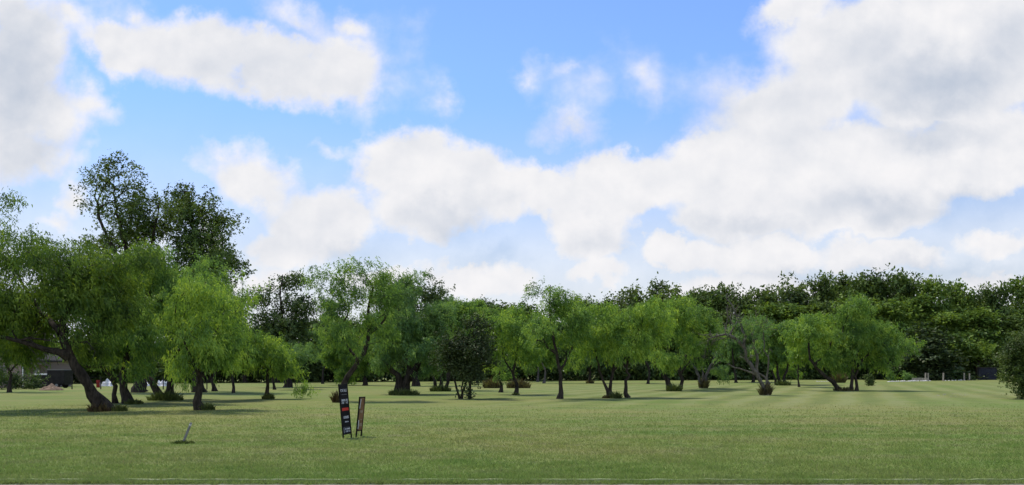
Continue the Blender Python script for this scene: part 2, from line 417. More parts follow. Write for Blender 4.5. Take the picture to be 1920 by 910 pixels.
def skeleton(trunks, att, step=0.35, rtip=0.011, power=0.46, minfrac=0.3, wig=0.05, lo=0.006):
    """trunks: (polyline, base radius, top radius); every twig end in att is joined to the nearest limb. Returns tube verts and quads"""
    pos, par, pl, rad0, okb = [], [], [], [], []
    for poly, r0, r1 in trunks:
        c = catmull(poly, step)
        c[1:-1] += rng.standard_normal((len(c) - 2, 3)) * wig * np.array([1, 1, 0.4])
        L = 0.0
        tot = np.linalg.norm(np.diff(c, axis=0), axis=1).sum()
        for i, p in enumerate(c):
            if i: L += np.linalg.norm(p - c[i - 1])
            t = L / tot
            par.append(len(pos) - 1 if i else -1); pos.append(p)
            pl.append(0.25 * L)
            rad0.append((r0 + (r1 - r0) * t ** 0.8) * (1 + 0.55 * math.exp(-L / (1.6 * r0 + 0.05))))
            okb.append(t >= minfrac)
    nt0 = len(pos)
    A = np.asarray(att)
    if len(A):
        tp = np.array(pos)
        dmin = np.linalg.norm(A[:, None, :] - tp[None, :, :], axis=2).min(1)
        cap = len(pos) + len(A) * 40
        PP = np.zeros((cap, 3)); PP[:nt0] = tp
        PLn = np.zeros(cap); PLn[:nt0] = pl
        OK = np.zeros(cap, bool); OK[:nt0] = okb
        DI = np.zeros((cap, 3))
        for i in range(nt0): DI[i] = unit(tp[i] - tp[par[i]]) if par[i] >= 0 else (0, 0, 1)
        n = nt0
        for ai in np.argsort(dmin):
            a = A[ai]
            v = a - PP[:n]; d = np.linalg.norm(v, axis=1)
            cs = (v * DI[:n]).sum(1) / np.maximum(d, 1e-6)
            cost = d * (1.25 - 0.45 * cs) + 0.4 * PLn[:n] + np.where(OK[:n], 0, 1e6)
            j = int(np.argmin(cost)); dj = d[j]
            m = max(1, min(38, int(dj / step)))
            p = PP[j]; ctrl = p + DI[j] * dj * 0.35 + np.array([0, 0, 0.10 * dj])
            prev = j
            for q in range(1, m + 1):
                t = q / m
                x = (1 - t) ** 2 * p + 2 * t * (1 - t) * (0.45 * ctrl + 0.55 * (p + (a - p) * 0.5)) + t * t * a
                if q < m: x = x + rng.standard_normal(3) * wig * min(1, dj / 2)
                PP[n] = x; PLn[n] = PLn[prev] + np.linalg.norm(x - PP[prev]); DI[n] = unit(x - PP[prev]); OK[n] = True
                par.append(prev); rad0.append(0.0); prev = n; n += 1
        pos = PP[:n]
    else:
        pos = np.array(pos)
    n = len(pos)
    cnt = np.zeros(n); kids = [[] for _ in range(n)]
    for i in range(n):
        if par[i] >= 0: kids[par[i]].append(i)
    for i in range(n - 1, -1, -1):
        if not kids[i]: cnt[i] = 1
        if par[i] >= 0: cnt[par[i]] += cnt[i]
    R = np.maximum(rtip * cnt ** power, np.array(rad0))
    for i in range(n):
        if par[i] >= 0 and i >= nt0: R[i] = min(R[i], R[par[i]] * 0.92)
    V, Fq, off = [], [], 0
    starts = [i for i in range(n) if par[i] < 0]
    stack = [(s, None) for s in starts]
    while stack:
        s, frm = stack.pop()
        chain = [s]; i = s
        while kids[i]:
            ks = kids[i]
            # inside the trunk polyline follow the trunk, else the heaviest child
            tk = [k for k in ks if k < nt0]
            main = tk[0] if tk else max(ks, key=lambda k: cnt[k])
            for k in ks:
                if k != main: stack.append((k, i))
            chain.append(main); i = main
        idx = chain; pts = pos[idx]; rr = R[idx].copy()
        if frm is not None:
            pts = np.vstack([pos[frm], pts]); rr = np.concatenate([[rr[0]], rr])
        if len(pts) < 2 or rr.max() < lo: continue
        m = len(pts); sides = 8 if rr.max() > 0.09 else (5 if rr.max() > 0.03 else 3)
        tg = unit(np.gradient(pts, axis=0))
        ref = np.array([0.31, 0.95, 0.05]) if abs(tg[0, 1]) < 0.8 else np.array([1.0, 0.1, 0.1])
        n1 = unit(np.cross(tg, ref)); n2 = np.cross(tg, n1)
        an = np.arange(sides) * 2 * np.pi / sides
        ring = n1[:, None, :] * np.cos(an)[None, :, None] + n2[:, None, :] * np.sin(an)[None, :, None]
        lump = 1 + (0.10 * rng.standard_normal((m, sides, 1)) if sides == 8 else 0)
        vv = pts[:, None, :] + ring * rr[:, None, None] * lump
        V.append(vv.reshape(-1, 3))
        a = off + np.arange(m - 1)[:, None] * sides + np.arange(sides)[None, :]
        b = off + np.arange(m - 1)[:, None] * sides + (np.arange(sides)[None, :] + 1) % sides
        Fq.append(np.stack([a, b, b + sides, a + sides], -1).reshape(-1, 4)); off += m * sides
    return np.concatenate(V), np.concatenate(Fq)

def crown_points(ells, dens, clus, shell=0.42, nmax=1300, per_cl=7, stray=0.05):
    """ells: (centre, radii, weight) ellipsoids; twig ends gathered in clusters so the outline is uneven and gaps stay open"""
    out = []
    for c, r, w in ells:
        vol = 4.19 * r[0] * r[1] * r[2]
        n = int(min(nmax, max(3, dens * w * vol ** 0.85)))
        ncl = max(3, int(n / per_cl))
        u = unit(rng.standard_normal((ncl, 3))) * (rng.random((ncl, 1)) ** shell)
        cc = c + u * r * 0.92
        k = rng.integers(0, ncl, n)
        far = rng.random(ncl) < stray
        cc[far] = c + u[far] * r * rng.uniform(0.95, 1.05 + 1.6 * stray, (far.sum(), 1))
        out.append(cc[k] + rng.standard_normal((n, 3)) * min(clus, 0.4 * min(r)) * np.array([1, 1, 0.7]))
    return np.concatenate(out)

def tree_local(name, base, trunks, ells, leaf, bark, kind='mesquite', dens=5.0, per=60, clus=0.48, spread=0.27, size=None,
               twig=0.011, label=None, cat='tree', bdens=1.0, group=None, droop=0.55, minfrac=0.3, shell=0.42, wig=0.05, wind=(0.22, 0, 0), bare=None):
    root = empty(name, base)
    tag(root, label, cat, group)
    if kind == 'mesquite': dens *= 0.86
    att = crown_points(ells, dens, clus, shell, per_cl=13 if kind == 'mesquite' else 7, stray=0.15 if kind == 'mesquite' else 0.08) if ells else np.zeros((0, 3))
    att[:, 2] = np.maximum(att[:, 2], 0.12) if len(att) else att[:, 2]
    allp = att
    if bare:
        allp = np.concatenate([att, crown_points(bare, dens * 1.2 * bdens, clus * 0.8, shell)]) if len(att) else crown_points(bare, dens * 1.6, clus * 0.8, shell)
    v, f = skeleton(trunks, allp, rtip=twig, minfrac=minfrac, wig=wig)
    link_mesh('trunk', np_mesh('trunk', v, f, True), bark, root)
    if len(att):
        cen = att.mean(0) - np.array([0, 0, 0.8])
        if kind == 'mesquite':
            L, W = size or (0.2, 0.03)
            v, f = fronds(att, cen, int(per * 2.1), spread, L, W, droop, wind)
        else:
            v, f = broad(att, cen, per, spread, size or 0.18)
        v[:, 2] = np.maximum(v[:, 2], 0.03)
        link_mesh('crown', np_mesh('crown', v, f), leaf, root)
    return root

def photo_tree(name, label, base, trunks, crown, leaf='mesquite', bark='bark', depth=None, bare=None, fat=1.1, **kw):
    """a tree sketched in photo pixels and built at its real distance, size and thickness"""
    B = ground_at(*base) if depth is None else None
    if depth is not None:
        x = (base[0] - CX) / F * depth
        B = np.array([x, depth, float(gz(x, depth))])
    Y = B[1]; s = F / Y
    def loc(px, py, dy=0.0):
        yy = Y + dy
        return np.array([(px - CX) / F * yy, yy, H - (py - HY) / F * yy]) - B
    both = list(crown) + list(bare or [])
    half = (max(c[0] + c[2] for c in both) - min(c[0] - c[2] for c in both)) / 2 / s if both else 0
    def ell(c):
        px, py, rx, ry = c[:4]; w = c[4] if len(c) > 4 else 1.0
        dy = c[5] if len(c) > 5 else rng.uniform(-0.5, 0.5) * half
        rr = np.array([rx, fat * min(rx, max(ry * 1.3, rx * 0.7)), ry]) / s
        q = loc(px, py, dy)
        return (q, rr, w)
    tr = []
    for poly, r0, r1 in trunks:
        pts = [loc(p[0], p[1], p[2] if len(p) > 2 else 0.0) for p in poly]
        pts[0][2] = min(pts[0][2], -0.05) if pts[0][2] < 0.35 else pts[0][2]
        k = 0.84 if name == 'mesquite_tree' else 1.0
        tr.append((pts, r0 * k, r1 * k))
    sz = kw.pop('size', None)
    if sz is None and kw.get('kind', 'mesquite') == 'mesquite':
        sz = (0.11 + 0.0012 * Y, 0.022 + 0.00040 * Y)
    bl = [ell(c) for c in bare] if bare else None
    return tree_local(name, B, tr, [ell(c) for c in crown], M[leaf], M[bark], label=label, size=sz, bare=bl, **kw)

MG = 'mesquite trees scattered over the field'
# ---- left group
photo_tree('mesquite_tree', 'big old mesquite at the left edge with a thick trunk leaning far to the left', (203, 771),
    [([(203, 771), (160, 722, -0.5), (128, 668, -0.8), (118, 625, -0.6), (130, 560, -0.2), (132, 500, 0.3)], 0.30, 0.09),
     ([(128, 668, -0.8), (85, 655, -1.2), (35, 640, -1.6), (-30, 622, -1.8)], 0.17, 0.07),
     ([(118, 625, -0.6), (85, 595, 0.8), (50, 545, 1.2)], 0.17, 0.06),
     ([(125, 650, -0.8), (165, 620, 0.6), (200, 580, 1.4)], 0.13, 0.05)],
    [(60, 540, 110, 60), (150, 505, 100, 55), (215, 530, 70, 60), (-40, 545, 75, 75), (20, 600, 90, 38), (100, 470, 70, 36), (5, 440, 18, 20, .5, 0.5), (20, 478, 50, 34), (175, 590, 80, 48), (110, 615, 80, 22, .35), (5, 385, 10, 16, .5, 0.3), (-10, 420, 22, 40, .5), (10, 652, 60, 30, .9, 0.6), (-30, 600, 60, 50), (62, 640, 46, 24, .9, 0.8), (40, 615, 70, 30), (150, 645, 60, 26, .7, 1.2), (80, 664, 44, 20, .9, 1.0), (190, 660, 40, 22, .6, 1.0)],
    leaf='mesquite_shaded', dens=8.2, per=66, group=MG, droop=0.7, minfrac=0.5, bare=[(60, 640, 60, 34, .7), (150, 640, 60, 34, .6)])
photo_tree('mesquite_tree', 'shaded mesquite among the dark bushes in front of the brick house', (18, 736),
    [([(18, 736), (20, 705), (12, 680), (20, 650)], 0.16, 0.06), ([(16, 700), (40, 675), (52, 650)], 0.08, 0.04)],
    [(15, 640, 46, 28), (-25, 650, 40, 34), (56, 650, 34, 26, .9), (20, 612, 60, 22), (30, 675, 34, 14, .6)], leaf='mesquite_shaded', dens=5.5, per=56, group=MG, bare=[(30, 665, 40, 22, .9)])
photo_tree('mesquite_tree', 'mesquite with two dark upright trunks just right of the thick leaning trunk', (236, 757),
    [([(240, 757), (232, 715), (238, 670), (255, 620), (275, 560)], 0.27, 0.09),
     ([(216, 760, 0.4), (214, 725, 0.4), (208, 706, 0.3), (190, 690, 0), (165, 688, -0.4)], 0.15, 0.08),
     ([(238, 670), (215, 625, 0.8), (200, 570, 1.5)], 0.16, 0.06)],
    [(250, 540, 80, 50), (310, 560, 65, 55), (215, 600, 65, 45), (270, 620, 70, 45), (300, 515, 50, 32), (235, 655, 45, 28, .6), (330, 540, 50, 36), (255, 500, 40, 26), (290, 650, 50, 30, .7), (180, 650, 50, 26, .6), (255, 686, 46, 18, .8), (292, 690, 36, 18, .7), (225, 668, 40, 22, .7)],
    dens=8.0, per=62, group=MG, droop=0.7, leaf='mesquite', minfrac=0.45)
photo_tree('mesquite_tree', 'mesquite of two close trunks parting in a V above a dark weed mound', (308, 750),
    [([(300, 750), (292, 725), (270, 702), (248, 686), (225, 665)], 0.27, 0.10),
     ([(320, 750), (318, 715), (328, 670), (345, 620), (352, 575)], 0.30, 0.09),
     ([(270, 702), (262, 660), (275, 610)], 0.14, 0.06)],
    [(350, 560, 72, 48), (410, 560, 58, 50), (300, 610, 70, 42), (385, 620, 60, 40), (345, 655, 60, 28, .6), (430, 610, 40, 42), (330, 688, 30, 16, .6), (440, 660, 36, 26, .7)],
    dens=7.6, per=60, group=MG, droop=0.7, minfrac=0.45)
photo_tree('mesquite_tree', 'mesquite with one short straight trunk and low bright hanging leaves, right of the V trunks', (376, 769),
    [([(376, 769), (374, 735), (380, 705), (392, 672), (400, 630)], 0.21, 0.08),
     ([(378, 712), (360, 680, -0.5), (345, 640, -0.8)], 0.11, 0.05)],
    [(395, 612, 55, 42), (360, 640, 48, 34), (340, 590, 40, 40), (430, 640, 38, 42), (352, 685, 22, 26, .8), (398, 682, 26, 18, .7), (433, 690, 14, 18, .7), (400, 560, 60, 40), (345, 705, 10, 18, .8), (420, 668, 34, 26, .8), (372, 662, 46, 26, .7)],
    leaf='mesquite_bright', dens=8.0, per=60, group=MG, droop=0.95, minfrac=0.4)
photo_tree('broadleaf_tree', 'tallest tree on the left, open airy crown of separate leaf sprays against the sky', (262, 735),
    [([(262, 735), (262, 640), (255, 560), (240, 480), (222, 410), (212, 345)], 0.42, 0.06),
     ([(258, 580), (275, 500), (290, 430), (300, 375)], 0.20, 0.05), ([(250, 520), (215, 470), (190, 420), (178, 370)], 0.16, 0.04)],
    [(215, 345, 50, 44, .62), (250, 345, 42, 30, .5), (190, 312, 24, 18, .45), (250, 400, 62, 42), (290, 430, 50, 55), (235, 460, 62, 45), (180, 400, 24, 40, .55), (215, 300, 36, 14, .45), (280, 500, 70, 40), (300, 370, 34, 30, .5), (190, 455, 26, 40, .55)],
    depth=66, leaf='broad_mid', kind='broad', size=0.18, dens=3.2, per=74, clus=0.85, spread=0.36, minfrac=0.35, fat=0.75, twig=0.018)
photo_tree('broadleaf_tree', 'dark broadleaf tree with a ragged right side, standing right of the tallest tree', (372, 735),
    [([(372, 735), (370, 640), (365, 560), (365, 480), (358, 400), (350, 360)], 0.40, 0.06), ([(368, 560), (400, 500), (425, 450)], 0.18, 0.05)],
    [(350, 362, 34, 30, .8), (375, 400, 50, 38), (410, 430, 42, 36), (340, 430, 42, 50), (390, 470, 62, 40), (425, 475, 36, 34, .7), (350, 510, 70, 45), (440, 500, 22, 14, .6), (405, 520, 50, 40)],
    depth=67, leaf='wood_dark', kind='broad', size=0.19, dens=3.6, per=74, clus=0.75, spread=0.38, minfrac=0.35, fat=0.8, twig=0.018)
photo_tree('mesquite_tree', 'thin young mesquite with yellowish hanging leaves behind the short straight trunk', (437, 737),
    [([(437, 737), (438, 715), (436, 690), (440, 655)], 0.13, 0.05)],
    [(437, 672, 20, 18), (430, 640, 34, 26), (455, 655, 28, 26)], leaf='mesquite_bright', dens=5.5, per=50, group=MG, droop=1.0)
photo_tree('mesquite_tree', 'stubby dark mesquite in shade, right of the short straight trunk', (403, 734),
    [([(403, 734), (398, 715), (405, 690), (400, 650)], 0.2, 0.06)],
    [(405, 655, 38, 26), (380, 665, 30, 26)], leaf='mesquite_grey', dens=4.5, per=46, group=MG)
photo_tree('mesquite_tree', 'small umbrella shaped mesquite with one branch sweeping down to the grass on its right', (501, 748),
    [([(501, 748), (502, 722), (506, 695), (512, 665)], 0.15, 0.06),
     ([(504, 705), (530, 690), (548, 705), (556, 728)], 0.05, 0.02)],
    [(505, 655, 44, 30), (545, 670, 32, 28), (478, 670, 28, 34), (500, 640, 30, 26), (553, 731, 26, 7, .7), (560, 695, 18, 16, .6), (516, 690, 45, 20, .6)],
    leaf='mesquite_bright', dens=6.0, per=62, group=MG, droop=0.9, minfrac=0.4)
photo_tree('mesquite_tree', 'slender mesquite trunk behind the umbrella shaped one', (515, 731),
    [([(515, 731), (512, 712), (520, 685), (522, 650)], 0.14, 0.05)],
    [(525, 655, 42, 26), (560, 660, 34, 28)], leaf='mesquite_grey', dens=4, per=44, group=MG)
photo_tree('broadleaf_tree', 'almost black broadleaf tree with a windblown feathery top behind the umbrella mesquite', (540, 724),
    [([(540, 724), (535, 660), (530, 600), (525, 550), (530, 515)], 0.35, 0.05)],
    [(525, 535, 46, 22, .7), (550, 528, 30, 16, .6), (495, 548, 22, 16, .5), (520, 575, 50, 32), (500, 610, 46, 40), (550, 620, 50, 44), (575, 575, 28, 30, .8), (520, 660, 60, 34)],
    depth=92, leaf='broad_dark', kind='broad', size=0.25, dens=2.0, per=76, clus=0.8, spread=0.45, fat=0.8, twig=0.018)
# ---- centre
photo_tree('mesquite_tree', 'tall mesquite behind the signs, dark trunk curving right into an open airy crown', (634, 752),
    [([(640, 752), (645, 722), (662, 690), (684, 664), (694, 630), (690, 590), (700, 540)], 0.22, 0.07),
     ([(672, 678), (650, 650, .5), (640, 615, .8), (655, 580, .6)], 0.10, 0.04), ([(692, 625), (720, 600), (735, 560)], 0.09, 0.04)],
    [(688, 500, 36, 20, .7), (660, 520, 50, 28, .7), (715, 530, 46, 30, .9), (620, 530, 30, 28, .6), (690, 555, 60, 26, .7), (740, 560, 34, 34, .8), (610, 570, 24, 34, .45), (730, 600, 40, 34, .6), (640, 600, 38, 34, .6), (690, 620, 46, 30, .5), (612, 625, 26, 30, .8), (655, 650, 30, 22, .4), (720, 640, 34, 26, .5), (650, 560, 44, 28, .7)],
    leaf='mesquite', bark='bark', dens=4.8, per=56, group=MG, minfrac=0.5, bare=[(640, 590, 45, 40, .8), (700, 610, 46, 34, .8)])
photo_tree('mesquite_tree', 'dense mesquite forking low from a very thick dark trunk, right of the tall one', (752, 740),
    [([(750, 740), (748, 712), (735, 695), (715, 675)], 0.42, 0.10), ([(756, 740), (765, 712), (785, 680), (792, 640), (775, 590)], 0.36, 0.10), ([(765, 712), (765, 670), (750, 620), (745, 570)], 0.2, 0.07)],
    [(770, 560, 46, 34), (800, 590, 44, 40), (750, 610, 54, 44), (790, 645, 50, 38), (730, 660, 38, 34, .7), (745, 540, 34, 22, .7), (815, 640, 28, 40), (720, 620, 30, 40), (775, 530, 26, 18, .8), (735, 580, 40, 34), (800, 680, 40, 22, .7), (700, 680, 26, 18, .6)],
    leaf='mesquite_grey', dens=4.8, per=62, group=MG, minfrac=0.35, bare=[(705, 640, 30, 40, .7)])
photo_tree('broadleaf_tree', 'dark broadleaf tree whose ragged top shows over the thick forked mesquite', (780, 722),
    [([(780, 722), (778, 640), (775, 570), (772, 530)], 0.35, 0.05)],
    [(775, 535, 34, 20, .8), (800, 560, 34, 26), (760, 570, 40, 34), (790, 610, 50, 40), (770, 660, 55, 36)],
    depth=98, leaf='broad_dark', kind='broad', size=0.25, dens=2.2, per=72, clus=0.8, spread=0.45, fat=0.8, twig=0.018)
photo_tree('mesquite_tree', 'mid green mesquite with a short stout trunk far behind the signs', (685, 723),
    [([(685, 723), (684, 700), (692, 670), (690, 640)], 0.32, 0.10)],
    [(660, 650, 44, 40), (700, 640, 40, 44), (625, 670, 26, 34), (650, 690, 40, 22), (640, 620, 30, 36)], leaf='mesquite', dens=3.4, per=60, group=MG)
photo_tree('mesquite_tree', 'low mesquite of three splayed stems in dark weeds, right of the thick forked one', (826, 733),
    [([(818, 733), (815, 712), (808, 680), (812, 640)], 0.18, 0.07), ([(826, 733), (828, 706), (835, 670)], 0.2, 0.07), ([(834, 733), (842, 708), (846, 680), (850, 640)], 0.18, 0.07)],
    [(830, 610, 40, 34), (860, 620, 34, 40), (815, 650, 30, 36), (845, 590, 34, 24), (840, 660, 34, 28), (880, 600, 32, 32)], leaf='mesquite', dens=4.2, per=58, group=MG, minfrac=0.4)
photo_tree('evergreen_tree', 'small dark round evergreen on several thin stems in the middle of the field', (868, 748),
    [([(863, 748), (858, 728), (850, 705), (856, 670)], 0.07, 0.035), ([(866, 748), (872, 722), (876, 690), (880, 640)], 0.07, 0.03), ([(880, 748), (882, 722), (878, 690), (884, 655)], 0.09, 0.035), ([(864, 748), (866, 715), (868, 670)], 0.05, 0.03)],
    [(880, 655, 38, 42), (855, 665, 28, 36), (905, 665, 28, 34), (882, 622, 24, 18), (880, 695, 42, 16), (882, 738, 8, 8, .8)],
    leaf='brownish', kind='broad', size=0.13, dens=16, per=64, clus=0.42, spread=0.24, minfrac=0.4)
photo_tree('mesquite_tree', 'slim mesquite with a single dark trunk and drooping left side, right of the dark evergreen', (967, 740),
    [([(967, 740), (968, 720), (962, 700), (968, 672), (972, 635)], 0.15, 0.06), ([(963, 702), (950, 680), (942, 650)], 0.07, 0.03)],
    [(965, 620, 44, 34), (935, 640, 30, 38), (990, 640, 30, 34), (955, 598, 34, 18), (940, 680, 20, 18, .7), (985, 675, 26, 20, .6), (1005, 612, 22, 26, .7)],
    leaf='mesquite_bright', dens=5.2, per=60, group=MG, droop=0.8, minfrac=0.4)
photo_tree('mesquite_tree', 'stumpy ivy clad small tree beside the tan weed clump', (938, 736),
    [([(939, 736), (939, 722), (937, 708), (938, 692)], 0.17, 0.05)], [(938, 705, 12, 14), (934, 690, 18, 14)], leaf='mesquite', dens=7, per=44, group=MG)
photo_tree('mesquite_tree', 'mesquite with a straight single trunk and a wispy pointed top standing alone in mid field', (1050, 748),
    [([(1050, 748), (1051, 715), (1048, 692), (1042, 665), (1034, 620), (1030, 570), (1032, 535)], 0.16, 0.035),
     ([(1049, 695), (1066, 670), (1072, 640), (1076, 600)], 0.08, 0.03), ([(1042, 662), (1020, 640), (1005, 610)], 0.08, 0.03)],
    [(1034, 545, 16, 22, .45), (1004, 556, 20, 16, .45), (1030, 578, 42, 26, 1.0), (1062, 568, 30, 24, .8), (1045, 560, 26, 22, .6), (1040, 605, 52, 30), (1010, 620, 28, 34), (1075, 620, 26, 40), (1045, 645, 46, 26, .6), (1060, 680, 26, 16, .5), (1082, 590, 24, 24, .7)],
    leaf='mesquite', dens=5.2, per=54, group=MG, minfrac=0.35, clus=0.5, bare=[(1010, 645, 26, 30, .5)])
photo_tree('mesquite_tree', 'bright mesquite of two stems parting in a narrow V from a weed clump, centre right', (1146, 746),
    [([(1143, 746), (1132, 718), (1126, 695), (1118, 660)], 0.13, 0.05), ([(1147, 746), (1146, 715), (1152, 690), (1148, 660), (1140, 630)], 0.13, 0.05), ([(1150, 694), (1170, 672), (1185, 640)], 0.08, 0.035)],
    [(1135, 610, 44, 30), (1110, 640, 30, 38), (1160, 620, 40, 36), (1150, 590, 38, 18), (1125, 670, 34, 20, .5), (1180, 655, 30, 24, .7), (1105, 600, 22, 22)],
    leaf='mesquite_bright', dens=5.6, per=62, group=MG, droop=0.75, minfrac=0.45)
photo_tree('mesquite_tree', 'bright mesquite on a crooked twisted trunk, right of the narrow V stems', (1177, 746),
    [([(1178, 746), (1172, 725), (1178, 705), (1174, 688), (1182, 660), (1200, 625)], 0.15, 0.05), ([(1174, 690), (1160, 672), (1155, 650)], 0.07, 0.03)],
    [(1200, 605, 42, 30), (1230, 630, 30, 36), (1190, 640, 38, 30), (1205, 585, 28, 16), (1215, 665, 30, 18, .6)],
    leaf='mesquite_bright', dens=5.6, per=62, group=MG, droop=0.75, minfrac=0.45)
photo_tree('mesquite_tree', 'mesquite with a low gnarled trunk leaning left under a broad bright dome', (1256, 732),
    [([(1256, 732), (1250, 712), (1244, 698), (1250, 670), (1262, 630)], 0.26, 0.08), ([(1246, 702), (1230, 680), (1225, 650)], 0.1, 0.05)],
    [(1240, 600, 44, 34), (1275, 600, 46, 36), (1225, 640, 34, 36), (1265, 650, 40, 34), (1255, 578, 38, 16), (1240, 682, 34, 16, .6)],
    leaf='mesquite_bright', dens=4.2, per=64, group=MG, minfrac=0.4)
photo_tree('mesquite_tree', 'mesquite with an S curved trunk on the right side of the broad bright dome', (1276, 730),
    [([(1275, 730), (1280, 712), (1273, 696), (1285, 672), (1298, 630)], 0.2, 0.07), ([(1276, 700), (1292, 680), (1310, 650)], 0.1, 0.04)],
    [(1305, 600, 42, 30), (1330, 625, 34, 34), (1295, 640, 40, 34), (1310, 580, 28, 14), (1285, 675, 30, 18, .6)],
    leaf='mesquite', dens=4.2, per=62, group=MG, minfrac=0.4)
photo_tree('mesquite_tree', 'grey twiggy mesquite splayed in a wide V, left of the leaning bare tree', (1318, 728),
    [([(1316, 728), (1310, 705), (1300, 685), (1290, 655)], 0.2, 0.07), ([(1320, 728), (1325, 705), (1335, 680), (1345, 645)], 0.2, 0.07), ([(1318, 720), (1318, 690), (1320, 650)], 0.12, 0.05)],
    [(1345, 640, 30, 28, .7), (1350, 690, 22, 18, .8), (1310, 650, 34, 26, .5)], leaf='mesquite_grey', bark='bark_grey', dens=4.2, per=46, group=MG, bare=[(1320, 655, 50, 36, 1.2)])
photo_tree('bare_tree', 'half dead leaning tree with pale grey bare branches in the right half of the field', (1434, 741),
    [([(1436, 741), (1428, 718), (1418, 700), (1400, 672), (1396, 640), (1390, 610), (1375, 580), (1362, 552)], 0.17, 0.035),
     ([(1438, 741), (1438, 708), (1440, 680), (1434, 645), (1432, 600)], 0.08, 0.025),
     ([(1418, 702), (1395, 694), (1376, 690), (1362, 680)], 0.09, 0.02), ([(1398, 655), (1380, 635), (1358, 628), (1330, 635)], 0.06, 0.015),
     ([(1420, 700), (1420, 670), (1412, 640), (1418, 610)], 0.07, 0.02), ([(1436, 741), (1440, 720), (1432, 705), (1415, 694)], 0.12, 0.05)],
    [(1385, 610, 36, 26, .7), (1422, 620, 28, 26, .8), (1350, 645, 30, 20, .6)], leaf='mesquite_grey', bark='bark_pale', dens=3.2, per=34, minfrac=0.35,
    bare=[(1390, 600, 36, 30, 1.2), (1345, 640, 40, 24, 1.3), (1425, 620, 26, 34, 1.2), (1370, 575, 20, 22, 1.0), (1405, 655, 34, 26, 1.0)], twig=0.015, bdens=4.0)
photo_tree('mesquite_tree', 'mesquite of several dark stems in dark weeds, right of the leaning bare tree', (1468, 722),
    [([(1464, 722), (1460, 705), (1455, 680), (1458, 640)], 0.22, 0.07), ([(1470, 722), (1474, 700), (1480, 670)], 0.22, 0.07), ([(1456, 722), (1450, 700), (1440, 670)], 0.16, 0.06)],
    [(1450, 625, 40, 32), (1480, 615, 44, 30), (1465, 655, 50, 32), (1440, 660, 32, 32), (1500, 640, 36, 34), (1480, 690, 40, 16, .7)], leaf='mesquite', dens=3.2, per=70, group=MG)
photo_tree('mesquite_tree', 'thin post like mesquite trunk between the bare tree and the strongly leaning mesquite', (1498, 726),
    [([(1498, 726), (1497, 710), (1496, 690), (1502, 655)], 0.11, 0.05)],
    [(1505, 625, 40, 26), (1520, 655, 36, 28), (1495, 665, 30, 24)], leaf='mesquite_bright', dens=3.8, per=60, group=MG)
photo_tree('mesquite_tree', 'mesquite whose long dark trunk leans strongly left out of the grass, right side of field', (1572, 733),
    [([(1574, 733), (1560, 716), (1542, 700), (1525, 682), (1515, 655), (1520, 625)], 0.22, 0.07), ([(1528, 684), (1550, 660), (1565, 630)], 0.1, 0.04)],
    [(1530, 615, 40, 24), (1560, 620, 36, 30), (1500, 635, 34, 30), (1545, 650, 44, 28), (1580, 650, 30, 30), (1575, 690, 22, 20, .5)],
    leaf='mesquite_bright', dens=4.2, per=64, group=MG, droop=0.7, minfrac=0.5)
photo_tree('mesquite_tree', 'tall full mesquite on paired upright trunks nearest the garden bed on the right', (1600, 733),
    [([(1596, 733), (1597, 710), (1602, 685), (1612, 655), (1618, 615)], 0.17, 0.06), ([(1606, 733), (1606, 705), (1614, 680), (1635, 655)], 0.15, 0.05), ([(1600, 690), (1588, 660), (1580, 620)], 0.09, 0.04)],
    [(1610, 600, 38, 30), (1645, 620, 34, 34), (1585, 620, 30, 34), (1625, 645, 46, 30), (1660, 660, 26, 26), (1600, 580, 22, 14, .8), (1590, 660, 34, 26), (1650, 688, 30, 14, .6)],
    leaf='mesquite', dens=4.6, per=66, group=MG, droop=0.7, minfrac=0.4)
# mesquites further back, seen between the others
BACK = [(1020, 719, [(1020, 645, 42, 40), (1005, 675, 36, 26)], 'pale thin trunked mesquite seen left of the straight mid field trunk, at the wood edge', 'mesquite'),
        (1106, 719, [(1100, 650, 44, 34), (1085, 672, 34, 26)], 'small distant mesquite seen between the straight trunk and the narrow V stems', 'mesquite_grey'),
        (1008, 716, [(985, 650, 40, 34), (1000, 690, 30, 16, .5)], 'pale distant stem pair at the wood edge right of the slim mesquite', 'mesquite_grey'),
        (1380, 718, [(1370, 640, 46, 38), (1395, 660, 40, 30)], 'dull distant mesquite behind the leaning bare tree', 'mesquite_grey'),
        (895, 718, [(905, 620, 44, 40), (880, 590, 40, 30), (925, 600, 36, 32)], 'mid green distant mesquite filling the gap above the dark evergreen', 'mesquite'),
        (1412, 717, [(1420, 625, 40, 30), (1410, 660, 40, 30)], 'green distant mesquite directly behind the bare branches', 'mesquite'),
        (1215, 720, [(1185, 640, 46, 34), (1220, 600, 40, 30)], 'distant mesquite behind the gap between the twisted trunk and the bright dome', 'mesquite'),
        (605, 720, [(600, 640, 36, 46), (620, 600, 34, 36)], 'grey green distant mesquite left of the tall mesquite behind the signs', 'mesquite_grey'),
        (840, 718, [(830, 580, 46, 28), (860, 610, 46, 40), (800, 620, 40, 40)], 'hazy green distant mesquite topping the three splayed stems', 'mesquite_grey')]
for bxp, byp, cr, lab, lf in BACK:
    photo_tree('mesquite_tree', lab, (bxp, byp), [([(bxp, byp), (bxp + random.uniform(-3, 3), byp - 20), (bxp + random.uniform(-8, 8), byp - 50), (cr[0][0], cr[0][1])], 0.2, 0.07)],
               cr, leaf=lf, dens=2.6, per=70, group=MG, bark='bark_grey' if 'pale' in lab else 'bark')
